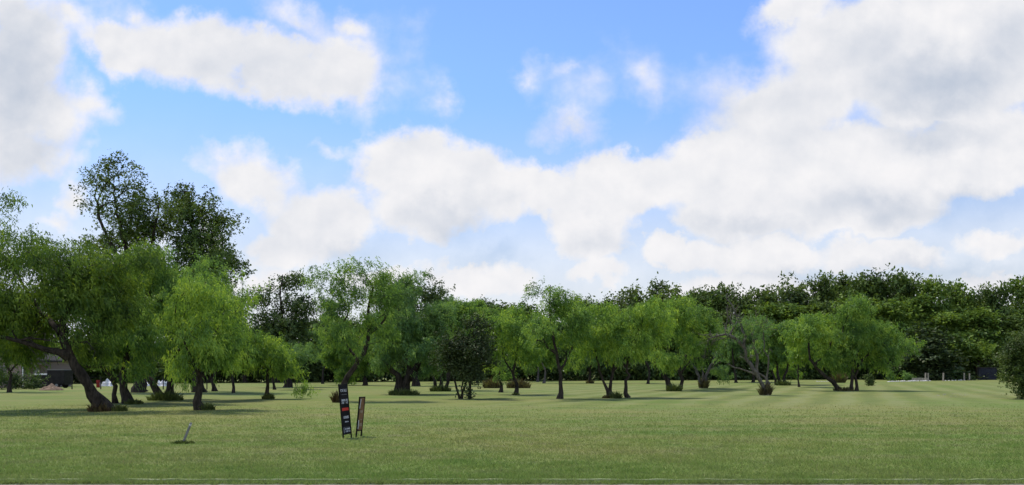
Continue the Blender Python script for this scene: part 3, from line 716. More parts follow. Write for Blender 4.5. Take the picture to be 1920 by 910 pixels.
# ---- right edge cedar and small shrubs
photo_tree('cedar_tree', 'bushy green cedar cut by the right edge of the field', (1927, 748),
    [([(1927, 748), (1926, 715), (1924, 670), (1919, 620)], 0.14, 0.03)],
    [(1913, 690, 44, 28), (1936, 665, 44, 38), (1896, 662, 26, 20), (1923, 636, 34, 18), (1926, 716, 34, 20), (1966, 690, 40, 44), (1877, 672, 14, 10, .8), (1903, 712, 20, 14), (1916, 736, 16, 10), (1941, 738, 20, 10)],
    leaf='cedar', kind='broad', size=0.10, dens=24, per=84, clus=0.32, spread=0.20, minfrac=0.15)
photo_tree('cedar_tree', 'tiny olive cedar shrub with a pointed tip right of the paired upright trunks', (1628, 724),
    [([(1628, 724), (1628, 712), (1627, 700)], 0.05, 0.02)],
    [(1628, 717, 7, 5, 1.6), (1627, 708, 4, 6, 1.2)], leaf='wood_olive', kind='broad', size=0.13, dens=55, per=60, clus=0.2, spread=0.13, minfrac=0.0)

# ------------------------------------------------------------------ the far wood
def wood_variant(seed, h, w, leaf, kind='round'):
    global rng
    keep = rng; rng = np.random.default_rng(seed)
    tr = [([(0, 0, -0.2), (0.1, 0, h * 0.2), (rng.uniform(-.5, .5), rng.uniform(-.5, .5), h * 0.45), (rng.uniform(-.6, .6), 0, h * 0.8)], 0.32, 0.06)]
    ells = []
    if kind == 'round':
        for i in range(9):
            a = rng.uniform(0, 6.28); r = w * rng.uniform(0.15, 0.62); z = h * rng.uniform(0.36, 0.84)
            q = w * rng.uniform(0.30, 0.48)
            r *= (1.15 - 0.55 * max(0, (z / h - 0.5)) * 2)
            ells.append((np.array([math.cos(a) * r, math.sin(a) * r, z]), np.array([q, q, q * 0.62]), 1.0))
        ells.append((np.array([0, 0, h * 0.84]), np.array([w * .42, w * .42, h * .13]), 1.0))
        ells.append((np.array([0, 0, h * 0.5]), np.array([w * .7, w * .7, h * .2]), 1.0))
    elif kind == 'spiky':
        for i in range(14):
            a = rng.uniform(0, 6.28); t = rng.uniform(0.1, 1); r = w * 0.75 * t
            ells.append((np.array([math.cos(a) * r, math.sin(a) * r, h * (0.95 - 0.35 * t * rng.uniform(.6, 1))]), np.array([w * .13, w * .13, h * .13]), 1.5))
        ells.append((np.array([0, 0, h * 0.55]), np.array([w * .7, w * .7, h * .25]), 1.0))
    elif kind == 'cone':
        for i in range(9):
            t = i / 8
            ells.append((np.array([rng.uniform(-.2, .2), rng.uniform(-.2, .2), h * (0.10 + 0.82 * t)]), np.array([w * (1 - 0.75 * t)] * 2 + [h * .11]), 1.4))
    att = crown_points(ells, 1.55, 0.8, 0.36)
    v, f = skeleton(tr, att[::3], step=0.7, rtip=0.03, wig=0.1, lo=0.02)
    tm = np_mesh('trunk', v, f, True); tm.materials.append(M['bark'])
    cen = np.array([0, 0, h * 0.45])
    v, f = broad(att, cen, 34, 0.62, 0.50 if kind != 'cone' else 0.40, 0.75, 0.6)
    v[:, 2] = np.maximum(v[:, 2], 0.1)
    cm = np_mesh('crown', v, f); cm.materials.append(M[leaf])
    rng = keep
    return tm, cm, h, w
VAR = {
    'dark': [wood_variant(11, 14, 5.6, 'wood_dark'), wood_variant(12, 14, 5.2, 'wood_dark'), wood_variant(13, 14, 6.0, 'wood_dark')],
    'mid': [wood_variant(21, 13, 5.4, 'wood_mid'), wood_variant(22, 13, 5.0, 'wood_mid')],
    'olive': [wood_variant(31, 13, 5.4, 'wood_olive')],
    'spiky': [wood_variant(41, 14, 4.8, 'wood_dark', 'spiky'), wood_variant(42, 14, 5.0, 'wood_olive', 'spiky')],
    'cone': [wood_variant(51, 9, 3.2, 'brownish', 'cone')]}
WG = 'trees of the far wood'
def wood_tree(px, top, hw, depth, sort, label, name='broadleaf_tree', group=WG):
    tm, cm, h, w = random.choice(VAR[sort])
    x = (px - CX) / F * depth
    z0 = float(gz(x, depth))
    hh = H - (top - HY) / F * depth - z0
    root = empty(name, (x, depth, z0), random.uniform(0, 6.28))
    ww = 1.55 * hw / F * depth / w
    root.scale = (ww * random.uniform(.92, 1.08), ww * random.uniform(.92, 1.08), hh / h * 1.03)
    tag(root, label, 'tree', group)
    link_mesh('trunk', tm, None, root); link_mesh('crown', cm, None, root)
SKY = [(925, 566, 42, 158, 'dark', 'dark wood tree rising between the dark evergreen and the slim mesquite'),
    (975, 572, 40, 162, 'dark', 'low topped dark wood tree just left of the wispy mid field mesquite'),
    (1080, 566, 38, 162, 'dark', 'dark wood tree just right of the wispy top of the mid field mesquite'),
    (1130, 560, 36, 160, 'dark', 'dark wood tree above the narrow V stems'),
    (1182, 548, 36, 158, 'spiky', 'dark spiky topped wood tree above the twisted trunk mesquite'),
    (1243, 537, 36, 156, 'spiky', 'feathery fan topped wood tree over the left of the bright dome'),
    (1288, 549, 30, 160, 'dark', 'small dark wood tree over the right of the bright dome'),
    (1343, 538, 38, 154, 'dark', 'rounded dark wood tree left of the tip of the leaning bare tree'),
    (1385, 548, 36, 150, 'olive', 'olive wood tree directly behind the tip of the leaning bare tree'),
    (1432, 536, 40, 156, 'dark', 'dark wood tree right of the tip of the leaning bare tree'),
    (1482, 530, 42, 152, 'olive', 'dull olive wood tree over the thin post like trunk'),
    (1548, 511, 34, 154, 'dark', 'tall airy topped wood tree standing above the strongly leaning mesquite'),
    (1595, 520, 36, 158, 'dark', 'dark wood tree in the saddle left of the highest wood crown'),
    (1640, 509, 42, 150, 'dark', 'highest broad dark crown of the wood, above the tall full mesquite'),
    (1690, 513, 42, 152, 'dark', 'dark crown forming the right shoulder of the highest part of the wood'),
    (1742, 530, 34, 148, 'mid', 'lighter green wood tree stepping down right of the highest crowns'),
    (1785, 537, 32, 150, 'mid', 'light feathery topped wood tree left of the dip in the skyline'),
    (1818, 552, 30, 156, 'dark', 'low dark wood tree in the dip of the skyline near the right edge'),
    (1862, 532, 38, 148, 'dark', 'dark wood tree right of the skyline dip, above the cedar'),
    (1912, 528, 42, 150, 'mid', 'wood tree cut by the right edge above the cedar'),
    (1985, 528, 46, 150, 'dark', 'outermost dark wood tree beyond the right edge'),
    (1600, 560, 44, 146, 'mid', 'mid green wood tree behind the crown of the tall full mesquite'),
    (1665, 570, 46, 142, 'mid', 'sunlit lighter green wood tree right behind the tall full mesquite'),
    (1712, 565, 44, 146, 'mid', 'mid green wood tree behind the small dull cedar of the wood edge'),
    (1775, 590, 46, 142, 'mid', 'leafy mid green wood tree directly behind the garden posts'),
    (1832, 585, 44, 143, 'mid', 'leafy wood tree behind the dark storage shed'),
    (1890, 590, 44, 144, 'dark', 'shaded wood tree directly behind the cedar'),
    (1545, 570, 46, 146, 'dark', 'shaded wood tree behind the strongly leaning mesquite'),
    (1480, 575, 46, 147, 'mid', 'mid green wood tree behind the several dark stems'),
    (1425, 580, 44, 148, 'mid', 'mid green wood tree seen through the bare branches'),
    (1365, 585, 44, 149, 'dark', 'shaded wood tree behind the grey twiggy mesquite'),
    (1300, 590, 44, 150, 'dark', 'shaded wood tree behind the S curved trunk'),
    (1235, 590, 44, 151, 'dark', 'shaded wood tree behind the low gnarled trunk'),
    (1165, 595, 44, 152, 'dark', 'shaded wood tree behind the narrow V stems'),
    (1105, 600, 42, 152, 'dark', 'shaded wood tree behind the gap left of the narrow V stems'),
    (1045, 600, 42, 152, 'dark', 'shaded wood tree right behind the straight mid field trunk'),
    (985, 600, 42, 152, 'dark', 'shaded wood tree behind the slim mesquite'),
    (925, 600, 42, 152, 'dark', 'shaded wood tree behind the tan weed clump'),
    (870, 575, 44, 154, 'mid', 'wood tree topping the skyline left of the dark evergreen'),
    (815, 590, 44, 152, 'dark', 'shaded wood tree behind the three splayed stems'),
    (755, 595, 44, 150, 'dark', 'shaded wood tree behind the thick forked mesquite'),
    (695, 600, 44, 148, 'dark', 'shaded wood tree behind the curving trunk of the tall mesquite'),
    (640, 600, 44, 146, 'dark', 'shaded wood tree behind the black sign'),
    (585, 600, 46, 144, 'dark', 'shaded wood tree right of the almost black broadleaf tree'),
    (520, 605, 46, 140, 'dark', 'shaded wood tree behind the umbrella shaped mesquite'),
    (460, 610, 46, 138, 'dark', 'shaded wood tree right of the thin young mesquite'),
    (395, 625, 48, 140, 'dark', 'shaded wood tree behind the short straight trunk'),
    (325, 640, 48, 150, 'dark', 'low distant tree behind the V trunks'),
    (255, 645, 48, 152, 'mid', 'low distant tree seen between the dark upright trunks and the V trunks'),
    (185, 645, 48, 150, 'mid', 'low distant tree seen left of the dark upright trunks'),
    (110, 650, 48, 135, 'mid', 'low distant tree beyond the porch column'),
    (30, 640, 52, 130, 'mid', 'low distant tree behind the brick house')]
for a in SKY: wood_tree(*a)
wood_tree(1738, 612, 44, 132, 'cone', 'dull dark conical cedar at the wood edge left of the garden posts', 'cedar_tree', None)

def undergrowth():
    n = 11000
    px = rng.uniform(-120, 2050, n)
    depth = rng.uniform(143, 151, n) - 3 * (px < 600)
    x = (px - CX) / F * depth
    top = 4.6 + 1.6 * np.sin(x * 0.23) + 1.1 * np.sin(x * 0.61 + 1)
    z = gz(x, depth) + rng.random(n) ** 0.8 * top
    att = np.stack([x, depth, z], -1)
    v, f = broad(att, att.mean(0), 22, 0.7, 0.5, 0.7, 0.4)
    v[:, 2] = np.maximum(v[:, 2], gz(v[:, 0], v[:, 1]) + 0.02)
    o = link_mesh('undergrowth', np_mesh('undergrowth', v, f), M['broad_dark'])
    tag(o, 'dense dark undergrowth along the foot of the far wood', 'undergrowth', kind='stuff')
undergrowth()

# ------------------------------------------------------------------ weed tufts round the trunks
def tuft(px, py, w_px, h_px, mat, label, n=420, name='weed_tuft', cat='weeds', leafy=0):
    B = ground_at(px, py); s = F / B[1]
    w, h = w_px / s, h_px / s
    a = rng.random(n) * 2 * np.pi; r = np.sqrt(rng.random(n))
    bx_, by_ = np.cos(a) * r * w * 0.72, np.sin(a) * r * w * 0.5
    hh = h * (0.25 + 1.0 * rng.random(n) ** 1.4) * (1.1 - 0.6 * r ** 2)
    d = rng.random(n) * 2 * np.pi
    ox = np.cos(a) * r * hh * 0.55 + np.cos(d) * hh * 0.3; oy = np.sin(a) * r * hh * 0.55 + np.sin(d) * hh * 0.3
    wd = 0.010 + 0.00030 * B[1] + 0.006 * rng.random(n)
    t = rng.random(n) * 2 * np.pi
    ux, uy = np.cos(t) * wd, np.sin(t) * wd
    z = np.zeros(n) - 0.02
    p0 = np.stack([bx_ - ux, by_ - uy, z], -1); p1 = np.stack([bx_ + ux, by_ + uy, z], -1)
    p2 = np.stack([bx_ + ox * .45 + ux * .8, by_ + oy * .45 + uy * .8, hh * .68], -1); p3 = np.stack([bx_ + ox * .45 - ux * .8, by_ + oy * .45 - uy * .8, hh * .68], -1)
    p4 = np.stack([bx_ + ox, by_ + oy, hh], -1)
    v = np.stack([p0, p1, p2, p3, p4], 1).reshape(-1, 3)
    i = np.arange(n)[:, None] * 5
    o = link_mesh(name, np_mesh(name, v, [i + np.array([0, 1, 2, 3]), i + np.array([3, 2, 4])]), M[mat])
    o.location = B
    tag(o, label, cat)
    return o
tuft(185, 772, 26, 16, 'tuft_red', 'reddish dry weeds at the foot of the thick leaning trunk')
tuft(222, 771, 22, 12, 'tuft_dark', 'dark weeds between the thick leaning trunk and the upright trunks')
tuft(250, 758, 24, 9, 'tuft_dark', 'dark weeds right of the two upright trunks')
tuft(310, 751, 44, 17, 'tuft_dark', 'broad dark weed mound under the V trunks', 700)
tuft(386, 769, 22, 13, 'tuft_dark', 'dark weeds at the foot of the short straight trunk')
tuft(342, 832, 30, 6, 'tuft_green', 'thin low weed ring around the leaning grey stake', 230)
tuft(503, 749, 15, 11, 'tuft_dark', 'dark weeds at the foot of the umbrella shaped mesquite')
tuft(631, 755, 10, 20, 'tuft_red', 'reddish weed clump left of the black sign', 260)
tuft(757, 741, 40, 12, 'tuft_dark', 'dark weeds under the thick forked mesquite', 600)
tuft(826, 734, 26, 12, 'tuft_dark', 'dark weeds among the three splayed stems')
tuft(967, 741, 9, 5, 'tuft_dark', 'few dark weeds at the foot of the slim mesquite', 160)
tuft(922, 728, 20, 18, 'tuft_dry', 'tall tan weed clump left of the stumpy ivy clad tree', 620)
tuft(972, 728, 30, 16, 'tuft_dry', 'wide tan weed clump behind the slim mesquite', 760)
tuft(1154, 747, 16, 12, 'tuft_dark', 'dark leafy weeds right of the narrow V stems', 340)
tuft(1137, 747, 10, 6, 'tuft_red', 'reddish weeds left of the narrow V stems', 160)
tuft(1264, 734, 20, 14, 'tuft_green', 'green weeds between the gnarled and the S curved trunk', 360)
tuft(1319, 728, 11, 18, 'tuft_dry', 'dry weeds wrapping the foot of the grey twiggy mesquite', 420)
tuft(1435, 741, 14, 22, 'tuft_dry', 'dry weeds wrapping the foot of the leaning bare tree', 480)
tuft(1468, 723, 18, 10, 'tuft_dark', 'dark weeds among the several dark stems')
tuft(1582, 733, 26, 8, 'tuft_dry', 'low dry weeds between the leaning and the paired trunks', 300)
tuft(1574, 718, 14, 22, 'tuft_dry', 'tall brownish weed bush behind the leaning mesquite trunk', 420)
tuft(1106, 719, 10, 8, 'tuft_dry', 'dry weeds at the foot of the small distant mesquite', 160)

# ------------------------------------------------------------------ signs
def sign_text(body, size, x, z, y, mat, parent, sx=1.0):
    c = bpy.data.curves.new('lettering', 'FONT'); c.body = body; c.size = size; c.extrude = 0.0008
    c.align_x = 'CENTER'; c.align_y = 'CENTER'
    tmp = bpy.data.objects.new('lettering', c); COL.objects.link(tmp)
    bpy.context.view_layer.update()
    me = bpy.data.meshes.new_from_object(tmp.evaluated_get(bpy.context.evaluated_depsgraph_get()))
    bpy.data.objects.remove(tmp); bpy.data.curves.remove(c)
    me.materials.clear(); me.materials.append(mat)
    o = bpy.data.objects.new('lettering', me); COL.objects.link(o)
    o.parent = parent; o.location = (x, y, z); o.rotation_euler = (math.radians(90), 0, 0); o.scale = (sx, 1, 1)
    return o
def glyphs(bm, x0, x1, z0, z1, y, n, seed):
    """small block letters too far off to read"""
    r = random.Random(seed); w = (x1 - x0) / n
    for i in range(n):
        a = x0 + i * w + w * .08; b = a + w * .80; t = w * .22; h = z1 - z0
        k = r.randint(0, 4)
        bx(bm, a, a + t, y - .001, y, z0, z1)
        if k != 1: bx(bm, b - t, b, y - .001, y, z0, z1 if k != 3 else z0 + h * .5)
        for q in ((0, .5, 1), (.5,), (0, 1), (1, .5), (0, .5))[k]:
            zz = z0 + q * (h - t)
            bx(bm, a + t, b - t, y - .001, y, zz, zz + t * .9)
def place_leaning(root, px, py, roll, rz, depth=None):
    B = ground_at(px, py)
    root.matrix_world = Matrix.Translation(B) @ Matrix.Rotation(math.radians(roll), 4, 'Y') @ Matrix.Rotation(math.radians(rz), 4, 'Z')

def black_sign():
    root = empty('for_sale_sign', (0, 0, 0))
    tag(root, 'tall narrow black for sale sign with a red bar, leaning left in the grass', 'sign')
    W, T = 0.40, 1.33
    bm = bmesh.new()
    for sx in (-1, 1): bx(bm, sx * W / 2 - .014, sx * W / 2 + .014, -.014, .014, -.12, T, .003)
    for z in (0.11, T - .02): bx(bm, -W / 2 + .0145, W / 2 - .0145, -.012, .012, z - .013, z + .013, .002)
    bm_obj('frame', bm, M['sign_frame'], root)
    bm = bmesh.new(); bx(bm, -W / 2 + .015, W / 2 - .015, -.009, .009, .125, T - .035)
    bm_obj('panel', bm, M['sign_black'], root)
    y = -.0105
    sign_text('FOR SALE', .098, -.01, 1.165, y, M['sign_white'], root, .72)
    bm = bmesh.new(); glyphs(bm, -.14, .14, 1.062, 1.078, y, 14, 1); bm_obj('small_print', bm, M['sign_grey'], root)
    bm = bmesh.new(); glyphs(bm, -.15, .15, .905, .955, y, 7, 2); glyphs(bm, -.15, -.02, .845, .893, y, 4, 3); glyphs(bm, .06, .15, .845, .893, y, 2, 4)
    bm_obj('name_block', bm, M['sign_white'], root)
    bm = bmesh.new(); bx(bm, -.16, .16, y - .001, y, .675, .745); bm_obj('red_bar', bm, M['sign_red'], root)
    bm = bmesh.new(); glyphs(bm, -.12, .14, .485, .545, y, 6, 5); bm_obj('phone_number', bm, M['sign_white'], root)
    bm = bmesh.new(); glyphs(bm, -.07, .11, .392, .418, y, 5, 6); bm_obj('small_print', bm, M['sign_white'], root)
    bm = bmesh.new()
    bx(bm, -.17, .15, y - .001, y, .268, .275); bx(bm, -.17, -.12, y - .001, y, .135, .262)
    bm_obj('border', bm, M['sign_grey'], root)
    bm = bmesh.new(); glyphs(bm, -.09, .15, .212, .25, y, 8, 7); glyphs(bm, -.07, .15, .15, .195, y, 6, 8)
    bm_obj('broker_block', bm, M['sign_white'], root)
    place_leaning(root, 651.5, 822, -5.0, 72)
black_sign()

def brown_sign():
    root = empty('picture_sign', (0, 0, 0))
    tag(root, 'narrow brown picture sign in a black frame, leaning right beside the black sign', 'sign')
    W, T = 0.36, 1.0
    bm = bmesh.new()
    for sx in (-1, 1): bx(bm, sx * W / 2 - .018, sx * W / 2 + .018, -.016, .016, -.12, T, .003)
    bx(bm, -W / 2 + .0185, W / 2 - .0185, -.013, .013, .14, .165, .002); bx(bm, -W / 2 + .0185, W / 2 - .0185, -.013, .013, T - .026, T, .002)
    bm_obj('frame', bm, M['sign_frame'], root)
    bm = bmesh.new(); bx(bm, -W / 2 + .019, W / 2 - .019, -.009, .009, .168, T - .03)
    bm_obj('panel', bm, M['sign_brown'], root)
    y = -.0105
    bm = bmesh.new(); bx(bm, -.155, -.105, y - .001, y, .20, .42); bm_obj('glare_stripe', bm, M['sign_white'], root)  # white strip stands for the reflection along the panel edge
    bm = bmesh.new(); vs = [bm.verts.new((a, y - .001, z)) for a, z in ((-.155, .70), (-.12, .70), (-.075, .95), (-.12, .95))]; bm.faces.new(vs)
    bm_obj('glare_stripe', bm, M['sign_white'], root)  # slanted glare on the panel, painted as a white shape
    for q in ((-.08, .13, .26, .34), (-.10, .12, .60, .66), (-.02, .12, .42, .44)):
        bm = bmesh.new(); bx(bm, q[0], q[1], y - .001, y, q[2], q[3]); bm_obj('picture_patch', bm, M['sign_tan'], root)
    place_leaning(root, 672.5, 819, 5.2, 80)
brown_sign()

def stake():
    root = empty('survey_stake', (0, 0, 0))
    tag(root, 'leaning grey metal stake with a white tag, in a dry weed ring', 'stake')
    bm = bmesh.new()
    bx(bm, -.026, .026, -.006, .006, -.1, .50, .002); bx(bm, -.004, .004, -.024, -.0062, -.1, .48, .001)
    bm_obj('post', bm, M['stake'], root)
    bm = bmesh.new(); bx(bm, -.024, .024, -.014, .014, .425, .462, .005); bm_obj('tag', bm, M['white_paint'], root)
    place_leaning(root, 343, 831, 22, 15)
stake()

# ------------------------------------------------------------------ garden bed on the right
def rock_mesh(seed, flat=0.6):
    r = random.Random(seed); bm = bmesh.new()
    bmesh.ops.create_icosphere(bm, subdivisions=2, radius=1.0)
    ax = [Vector((r.gauss(0, 1), r.gauss(0, 1), r.gauss(0, 1))).normalized() for _ in range(7)]
    for v in bm.verts:
        k = min(1.0, *[0.72 + 0.2 * r.random() if v.co.dot(a) > 0.8 else 1.0 for a in ax])
        v.co = v.co * (k + 0.06 * math.sin(v.co.x * 5 + seed) + 0.05 * r.random()); v.co.z *= flat
    me = bpy.data.meshes.new('stone'); bm.to_mesh(me); bm.free()
    return me
ROCK = [rock_mesh(i) for i in range(4)]; ROCKG = [rock_mesh(9 + i, .45) for i in range(3)]
for m_ in ROCK: m_.materials.append(M['stone_white'])
for m_ in ROCKG: m_.materials.append(M['stone_grey'])
def rock(me, px, py, rx, rz, name, label, group, cat='stone'):
    B = ground_at(px, py); s = F / B[1]
    o = link_mesh(name, random.choice(me), None)
    o.location = (B[0], B[1], B[2] + rz / s * 0.15); o.scale = (rx / s, rx / s * .8, rz / s / .6); o.rotation_euler = (0, 0, random.uniform(0, 6.28))
    tag(o, label, cat, group)
for i in range(19):
    t = i / 18
    rock(ROCK, 1667 + t * 76 + random.uniform(-1.5, 1.5), 716.3 - t * 1.6, random.uniform(2.0, 4.2), random.uniform(0.9, 1.9), 'edging_stone', 'white stone in the low edging row left of the garden gate posts', 'white stones left of the gate posts')
for i in range(9):
    t = i / 8
    rock(ROCK, 1772 + t * 50 + random.uniform(-1.5, 1.5), 714.2 - t * .8, random.uniform(1.8, 3.4), random.uniform(0.8, 1.6), 'edging_stone', 'white stone in the low edging row right of the garden gate posts', 'white stones right of the gate posts')
for i in range(7):
    rock(ROCK, 1532 + i * 4.5, 715.6 + random.uniform(-.3, .3), random.uniform(1.6, 2.6), random.uniform(.5, .9), 'edging_stone', 'small white stone lying in the grass behind the strongly leaning trunk', 'white stones behind the leaning trunk')
for i in range(14):
    a = random.uniform(0, 6.28)
    rock(ROCKG, 1785 + math.cos(a) * 28 * random.random() ** .5, 741 + math.sin(a) * 2.2, random.uniform(1.0, 2.4), random.uniform(.35, .8), 'field_stone', 'small flat grey stone in the scatter on the open grass left of the cedar', 'grey stones scattered on the grass')
POST = [(1735, 714.8, 15, 'tall weathered garden gate post, left one of the close pair'), (1740.5, 714.8, 14, 'slightly shorter weathered gate post, right one of the close pair'),
        (1768.5, 714.8, 15, 'single weathered gate post beside the start of the right stone row'), (1808, 713.6, 14, 'weathered post behind the leafy garden plant'), (1817.5, 713.6, 13, 'last weathered post at the right end of the garden bed')]
for px, py, hp, lab in POST:
    B = ground_at(px, py); s = F / B[1]
    bm = bmesh.new(); bx(bm, -.075, .075, -.075, .075, -.1, hp / s, .012)
    bmesh.ops.translate(bm, vec=(.02, 0, .03), verts=[v for v in bm.verts if v.co.z > .5])
    o = bm_obj('garden_post', bm, M['post_wood']); o.location = B; o.rotation_euler = (random.uniform(-.03, .03), random.uniform(-.03, .03), random.uniform(0, 1))
    tag(o, lab, 'post', 'weathered posts of the garden bed')
def bed():
    B0 = ground_at(1700, 714.6)
    bm = bmesh.new()
    x0 = (1712 - CX) / F * B0[1]; x1 = (1742 - CX) / F * B0[1]
    bx(bm, x0, x1, B0[1] + .3, B0[1] + .38, B0[2], B0[2] + .28, .01)
    bx(bm, x0, x1, B0[1] + .29, B0[1] + .37, B0[2] + .284, B0[2] + .42, .01)
    o = bm_obj('garden_board', bm, M['post_wood']); tag(o, 'low weathered timber bed edge left of the gate posts', 'board')
bed()
def leafy(px, py, w, h, label, leaf='mesquite_bright', n=60, size=.22):
    B = ground_at(px, py); s = F / B[1]
    root = empty('garden_plant', B); tag(root, label, 'plant', 'leafy plants in the garden bed')
    att = crown_points([(np.array([0, 0, h * .6 / s]), np.array([w, w, h * .5]) / s, 1.0)], n, .25)
    att[:, 2] = np.maximum(att[:, 2], .1)
    v, f = skeleton([([(0, 0, -.05), (0, 0, h * .2 / s), (.02, 0, h * .6 / s)], .03, .012)], att[::3], step=.2, rtip=.008)
    link_mesh('stem', np_mesh('stem', v, f), M['tuft_green'], root)
    v, f = broad(att, np.array([0, 0, 0.0]), 14, .14, size); v[:, 2] = np.maximum(v[:, 2], .02)
    link_mesh('leaves', np_mesh('leaves', v, f), M[leaf], root)
leafy(1672, 714.6, 9, 13, 'rounded green plant at the left end of the garden bed', 'mesquite')
leafy(1697, 714.4, 6, 18, 'tallest pale leafed plant in the garden bed', 'mesquite_grey', 50)
leafy(1710, 714.4, 5, 9, 'small pale plant right of the tallest garden plant', 'mesquite_grey', 50)
leafy(1794, 713.4, 9, 15, 'broad pale leafed plant between the gate post and the end posts', 'mesquite_grey')
leafy(1813, 713.2, 6, 8, 'low dull green plant between the two end posts', 'wood_olive')

def shed():
    B = ground_at(1851, 712.5); s = F / B[1]
    root = empty('storage_shed', B, -.25); tag(root, 'dark blue storage shed half hidden behind the cedar', 'shed')
    w, h = 1.1, 1.75
    bm = bmesh.new(); bx(bm, -w, w, -.8, .8, -.05, h, .02); bm_obj('wall', bm, M['dark_box'], root)
    bm = bmesh.new(); bx(bm, -w - .06, w + .06, -.88, .88, h + .003, h + .09, .015); bm_obj('roof', bm, M['dark_post'], root)
    bm = bmesh.new(); bx(bm, -.42, .42, -.84, -.803, .06, h - .12, .006); d = bm_obj('door', bm, M['dark_box'], root)
    bm = bmesh.new(); bx(bm, .28, .32, -.88, -.843, .8, .95, .004); bm_obj('handle', bm, M['dark_post'], d)
shed()

# ------------------------------------------------------------------ left background: house, bushes, trailer, fence
def house():
    Y = 94.0; X0, X1 = -63.2, -51.6
    z = float(gz(-55, Y))
    root = empty('brick_house', ((X0 + X1) / 2, Y, z)); tag(root, 'tan brick house half hidden behind the big mesquite at the left edge', 'house')
    w = (X1 - X0) / 2
    bm = bmesh.new()
    bx(bm, -w, w, 0, 9, -.2, 2.95)
    bm_obj('wall', bm, M['brick'], root)
    bm = bmesh.new()      # gabled front bay in brick
    vs = [bm.verts.new(p) for p in ((w - 5.2, -1.0, -.2), (w - .2, -1.0, -.2), (w - .2, -1.0, 2.9), (w - 2.7, -1.0, 5.5), (w - 5.2, -1.0, 2.9))]
    f = bm.faces.new(vs); r = bmesh.ops.extrude_face_region(bm, geom=[f])
    bmesh.ops.translate(bm, vec=(0, .995, 0), verts=[v for v in r['geom'] if isinstance(v, bmesh.types.BMVert)])
    bm_obj('gable', bm, M['brick'], root)
    bm = bmesh.new()
    e, t = .5, .16
    pts = [(-w - e, -e, 2.96), (w + e, -e, 2.96), (w + e, 9 + e, 2.96), (-w - e, 9 + e, 2.96), (-w + 4.2, 4.5, 6.0), (w - 4.2, 4.5, 6.0)]
    v = [bm.verts.new(p) for p in pts]
    for q in ((0, 1, 5, 4), (1, 2, 5), (2, 3, 4, 5), (3, 0, 4), (3, 2, 1, 0)): bm.faces.new([v[i] for i in q])
    rf = bm_obj('roof', bm, M['roof'], root)
    bm = bmesh.new()
    for sgn in (-1, 1):
        a = Vector((w - 2.7, 0, 5.72)); b = Vector((w - 2.7 + sgn * 2.85, 0, 2.78))
        q = [(a.x, -1.35, a.z), (b.x, -1.35, b.z), (b.x, 2.4, b.z), (a.x, 2.4, a.z)]
        lowr = [bm.verts.new(p) for p in q]; upr = [bm.verts.new((p[0], p[1], p[2] + t)) for p in q]
        bm.faces.new(lowr[::-1]); bm.faces.new(upr)
        for i in range(4): bm.faces.new([lowr[i], lowr[(i + 1) % 4], upr[(i + 1) % 4], upr[i]])
    bm_obj('gable_roof', bm, M['roof'], root)
    for cx, cz, hw_, hh in ((w - 2.7, 1.5, .8, .75), (-w + 2.2, 1.5, .7, .7)):
        yy = -1.0 if cx > 0 else 0.0
        bm = bmesh.new()
        for (a, b, c, d) in ((-hw_ - .08, -hw_, -hh, hh), (hw_, hw_ + .08, -hh, hh), (-hw_ - .08, hw_ + .08, hh + .001, hh + .09), (-hw_ - .12, hw_ + .12, -hh - .1, -hh - .001), (-.02, .02, -hh, hh)):
            bx(bm, cx + a, cx + b, yy - .06, yy - .003, cz + c, cz + d)
        wf = bm_obj('window', bm, M['trim'], root)
        bm = bmesh.new(); bx(bm, cx - hw_ + .002, cx + hw_ - .002, yy - .03, yy - .004, cz - hh + .002, cz + hh - .002); bm_obj('pane', bm, M['glass'], wf)
    bm = bmesh.new(); bx(bm, w - .12, w - .03, -1.08, -1.004, .1, 2.85, .01); bm_obj('downspout', bm, M['white_paint'], root)
    # porch on the right side: stone column, beam and low roof
    bm = bmesh.new(); bx(bm, 6.45, 6.85, -.4, 0, -.1, 2.45, .02); bm_obj('column', bm, M['column'], root)
    bm = bmesh.new(); bx(bm, w + .003, 7.6, -.5, .1, 2.453, 2.75, .01); bm_obj('porch_beam', bm, M['column'], root)
    bm = bmesh.new(); bx(bm, w + .003, 7.8, -.8, 3.2, 2.755, 2.93, .02); bm_obj('porch_roof', bm, M['roof'], root)
house()

def bush(px, py, w, h, label, depth):
    x = (px - CX) / F * depth; s = F / depth
    root = empty('bush', (x, depth, float(gz(x, depth)))); tag(root, label, 'bush', 'dark bushes before the house')
    att = crown_points([(np.array([0, 0, h * .5 / s]), np.array([w, w * .8, h * .55]) / s, 1.0)], 28, .3, .5)
    att[:, 2] = np.maximum(att[:, 2], .05)
    v, f = skeleton([([(0, 0, -.05), (.03, 0, h * .2 / s), (.02, 0, h * .5 / s)], .05, .02)], att[::4], step=.25)
    link_mesh('stem', np_mesh('stem', v, f), M['bark'], root)
    v, f = broad(att, np.array([0, 0, 0.0]), 26, .2, .16); v[:, 2] = np.maximum(v[:, 2], .02)
    link_mesh('leaves', np_mesh('leaves', v, f), M['broad_dark'], root)
bush(62, 728, 20, 26, 'dark rounded bush nearest the dirt mound', 80)
bush(30, 728, 22, 32, 'dark tall bush under the brick gable', 81)
bush(-2, 730, 22, 34, 'dark bush cut by the left edge', 79)

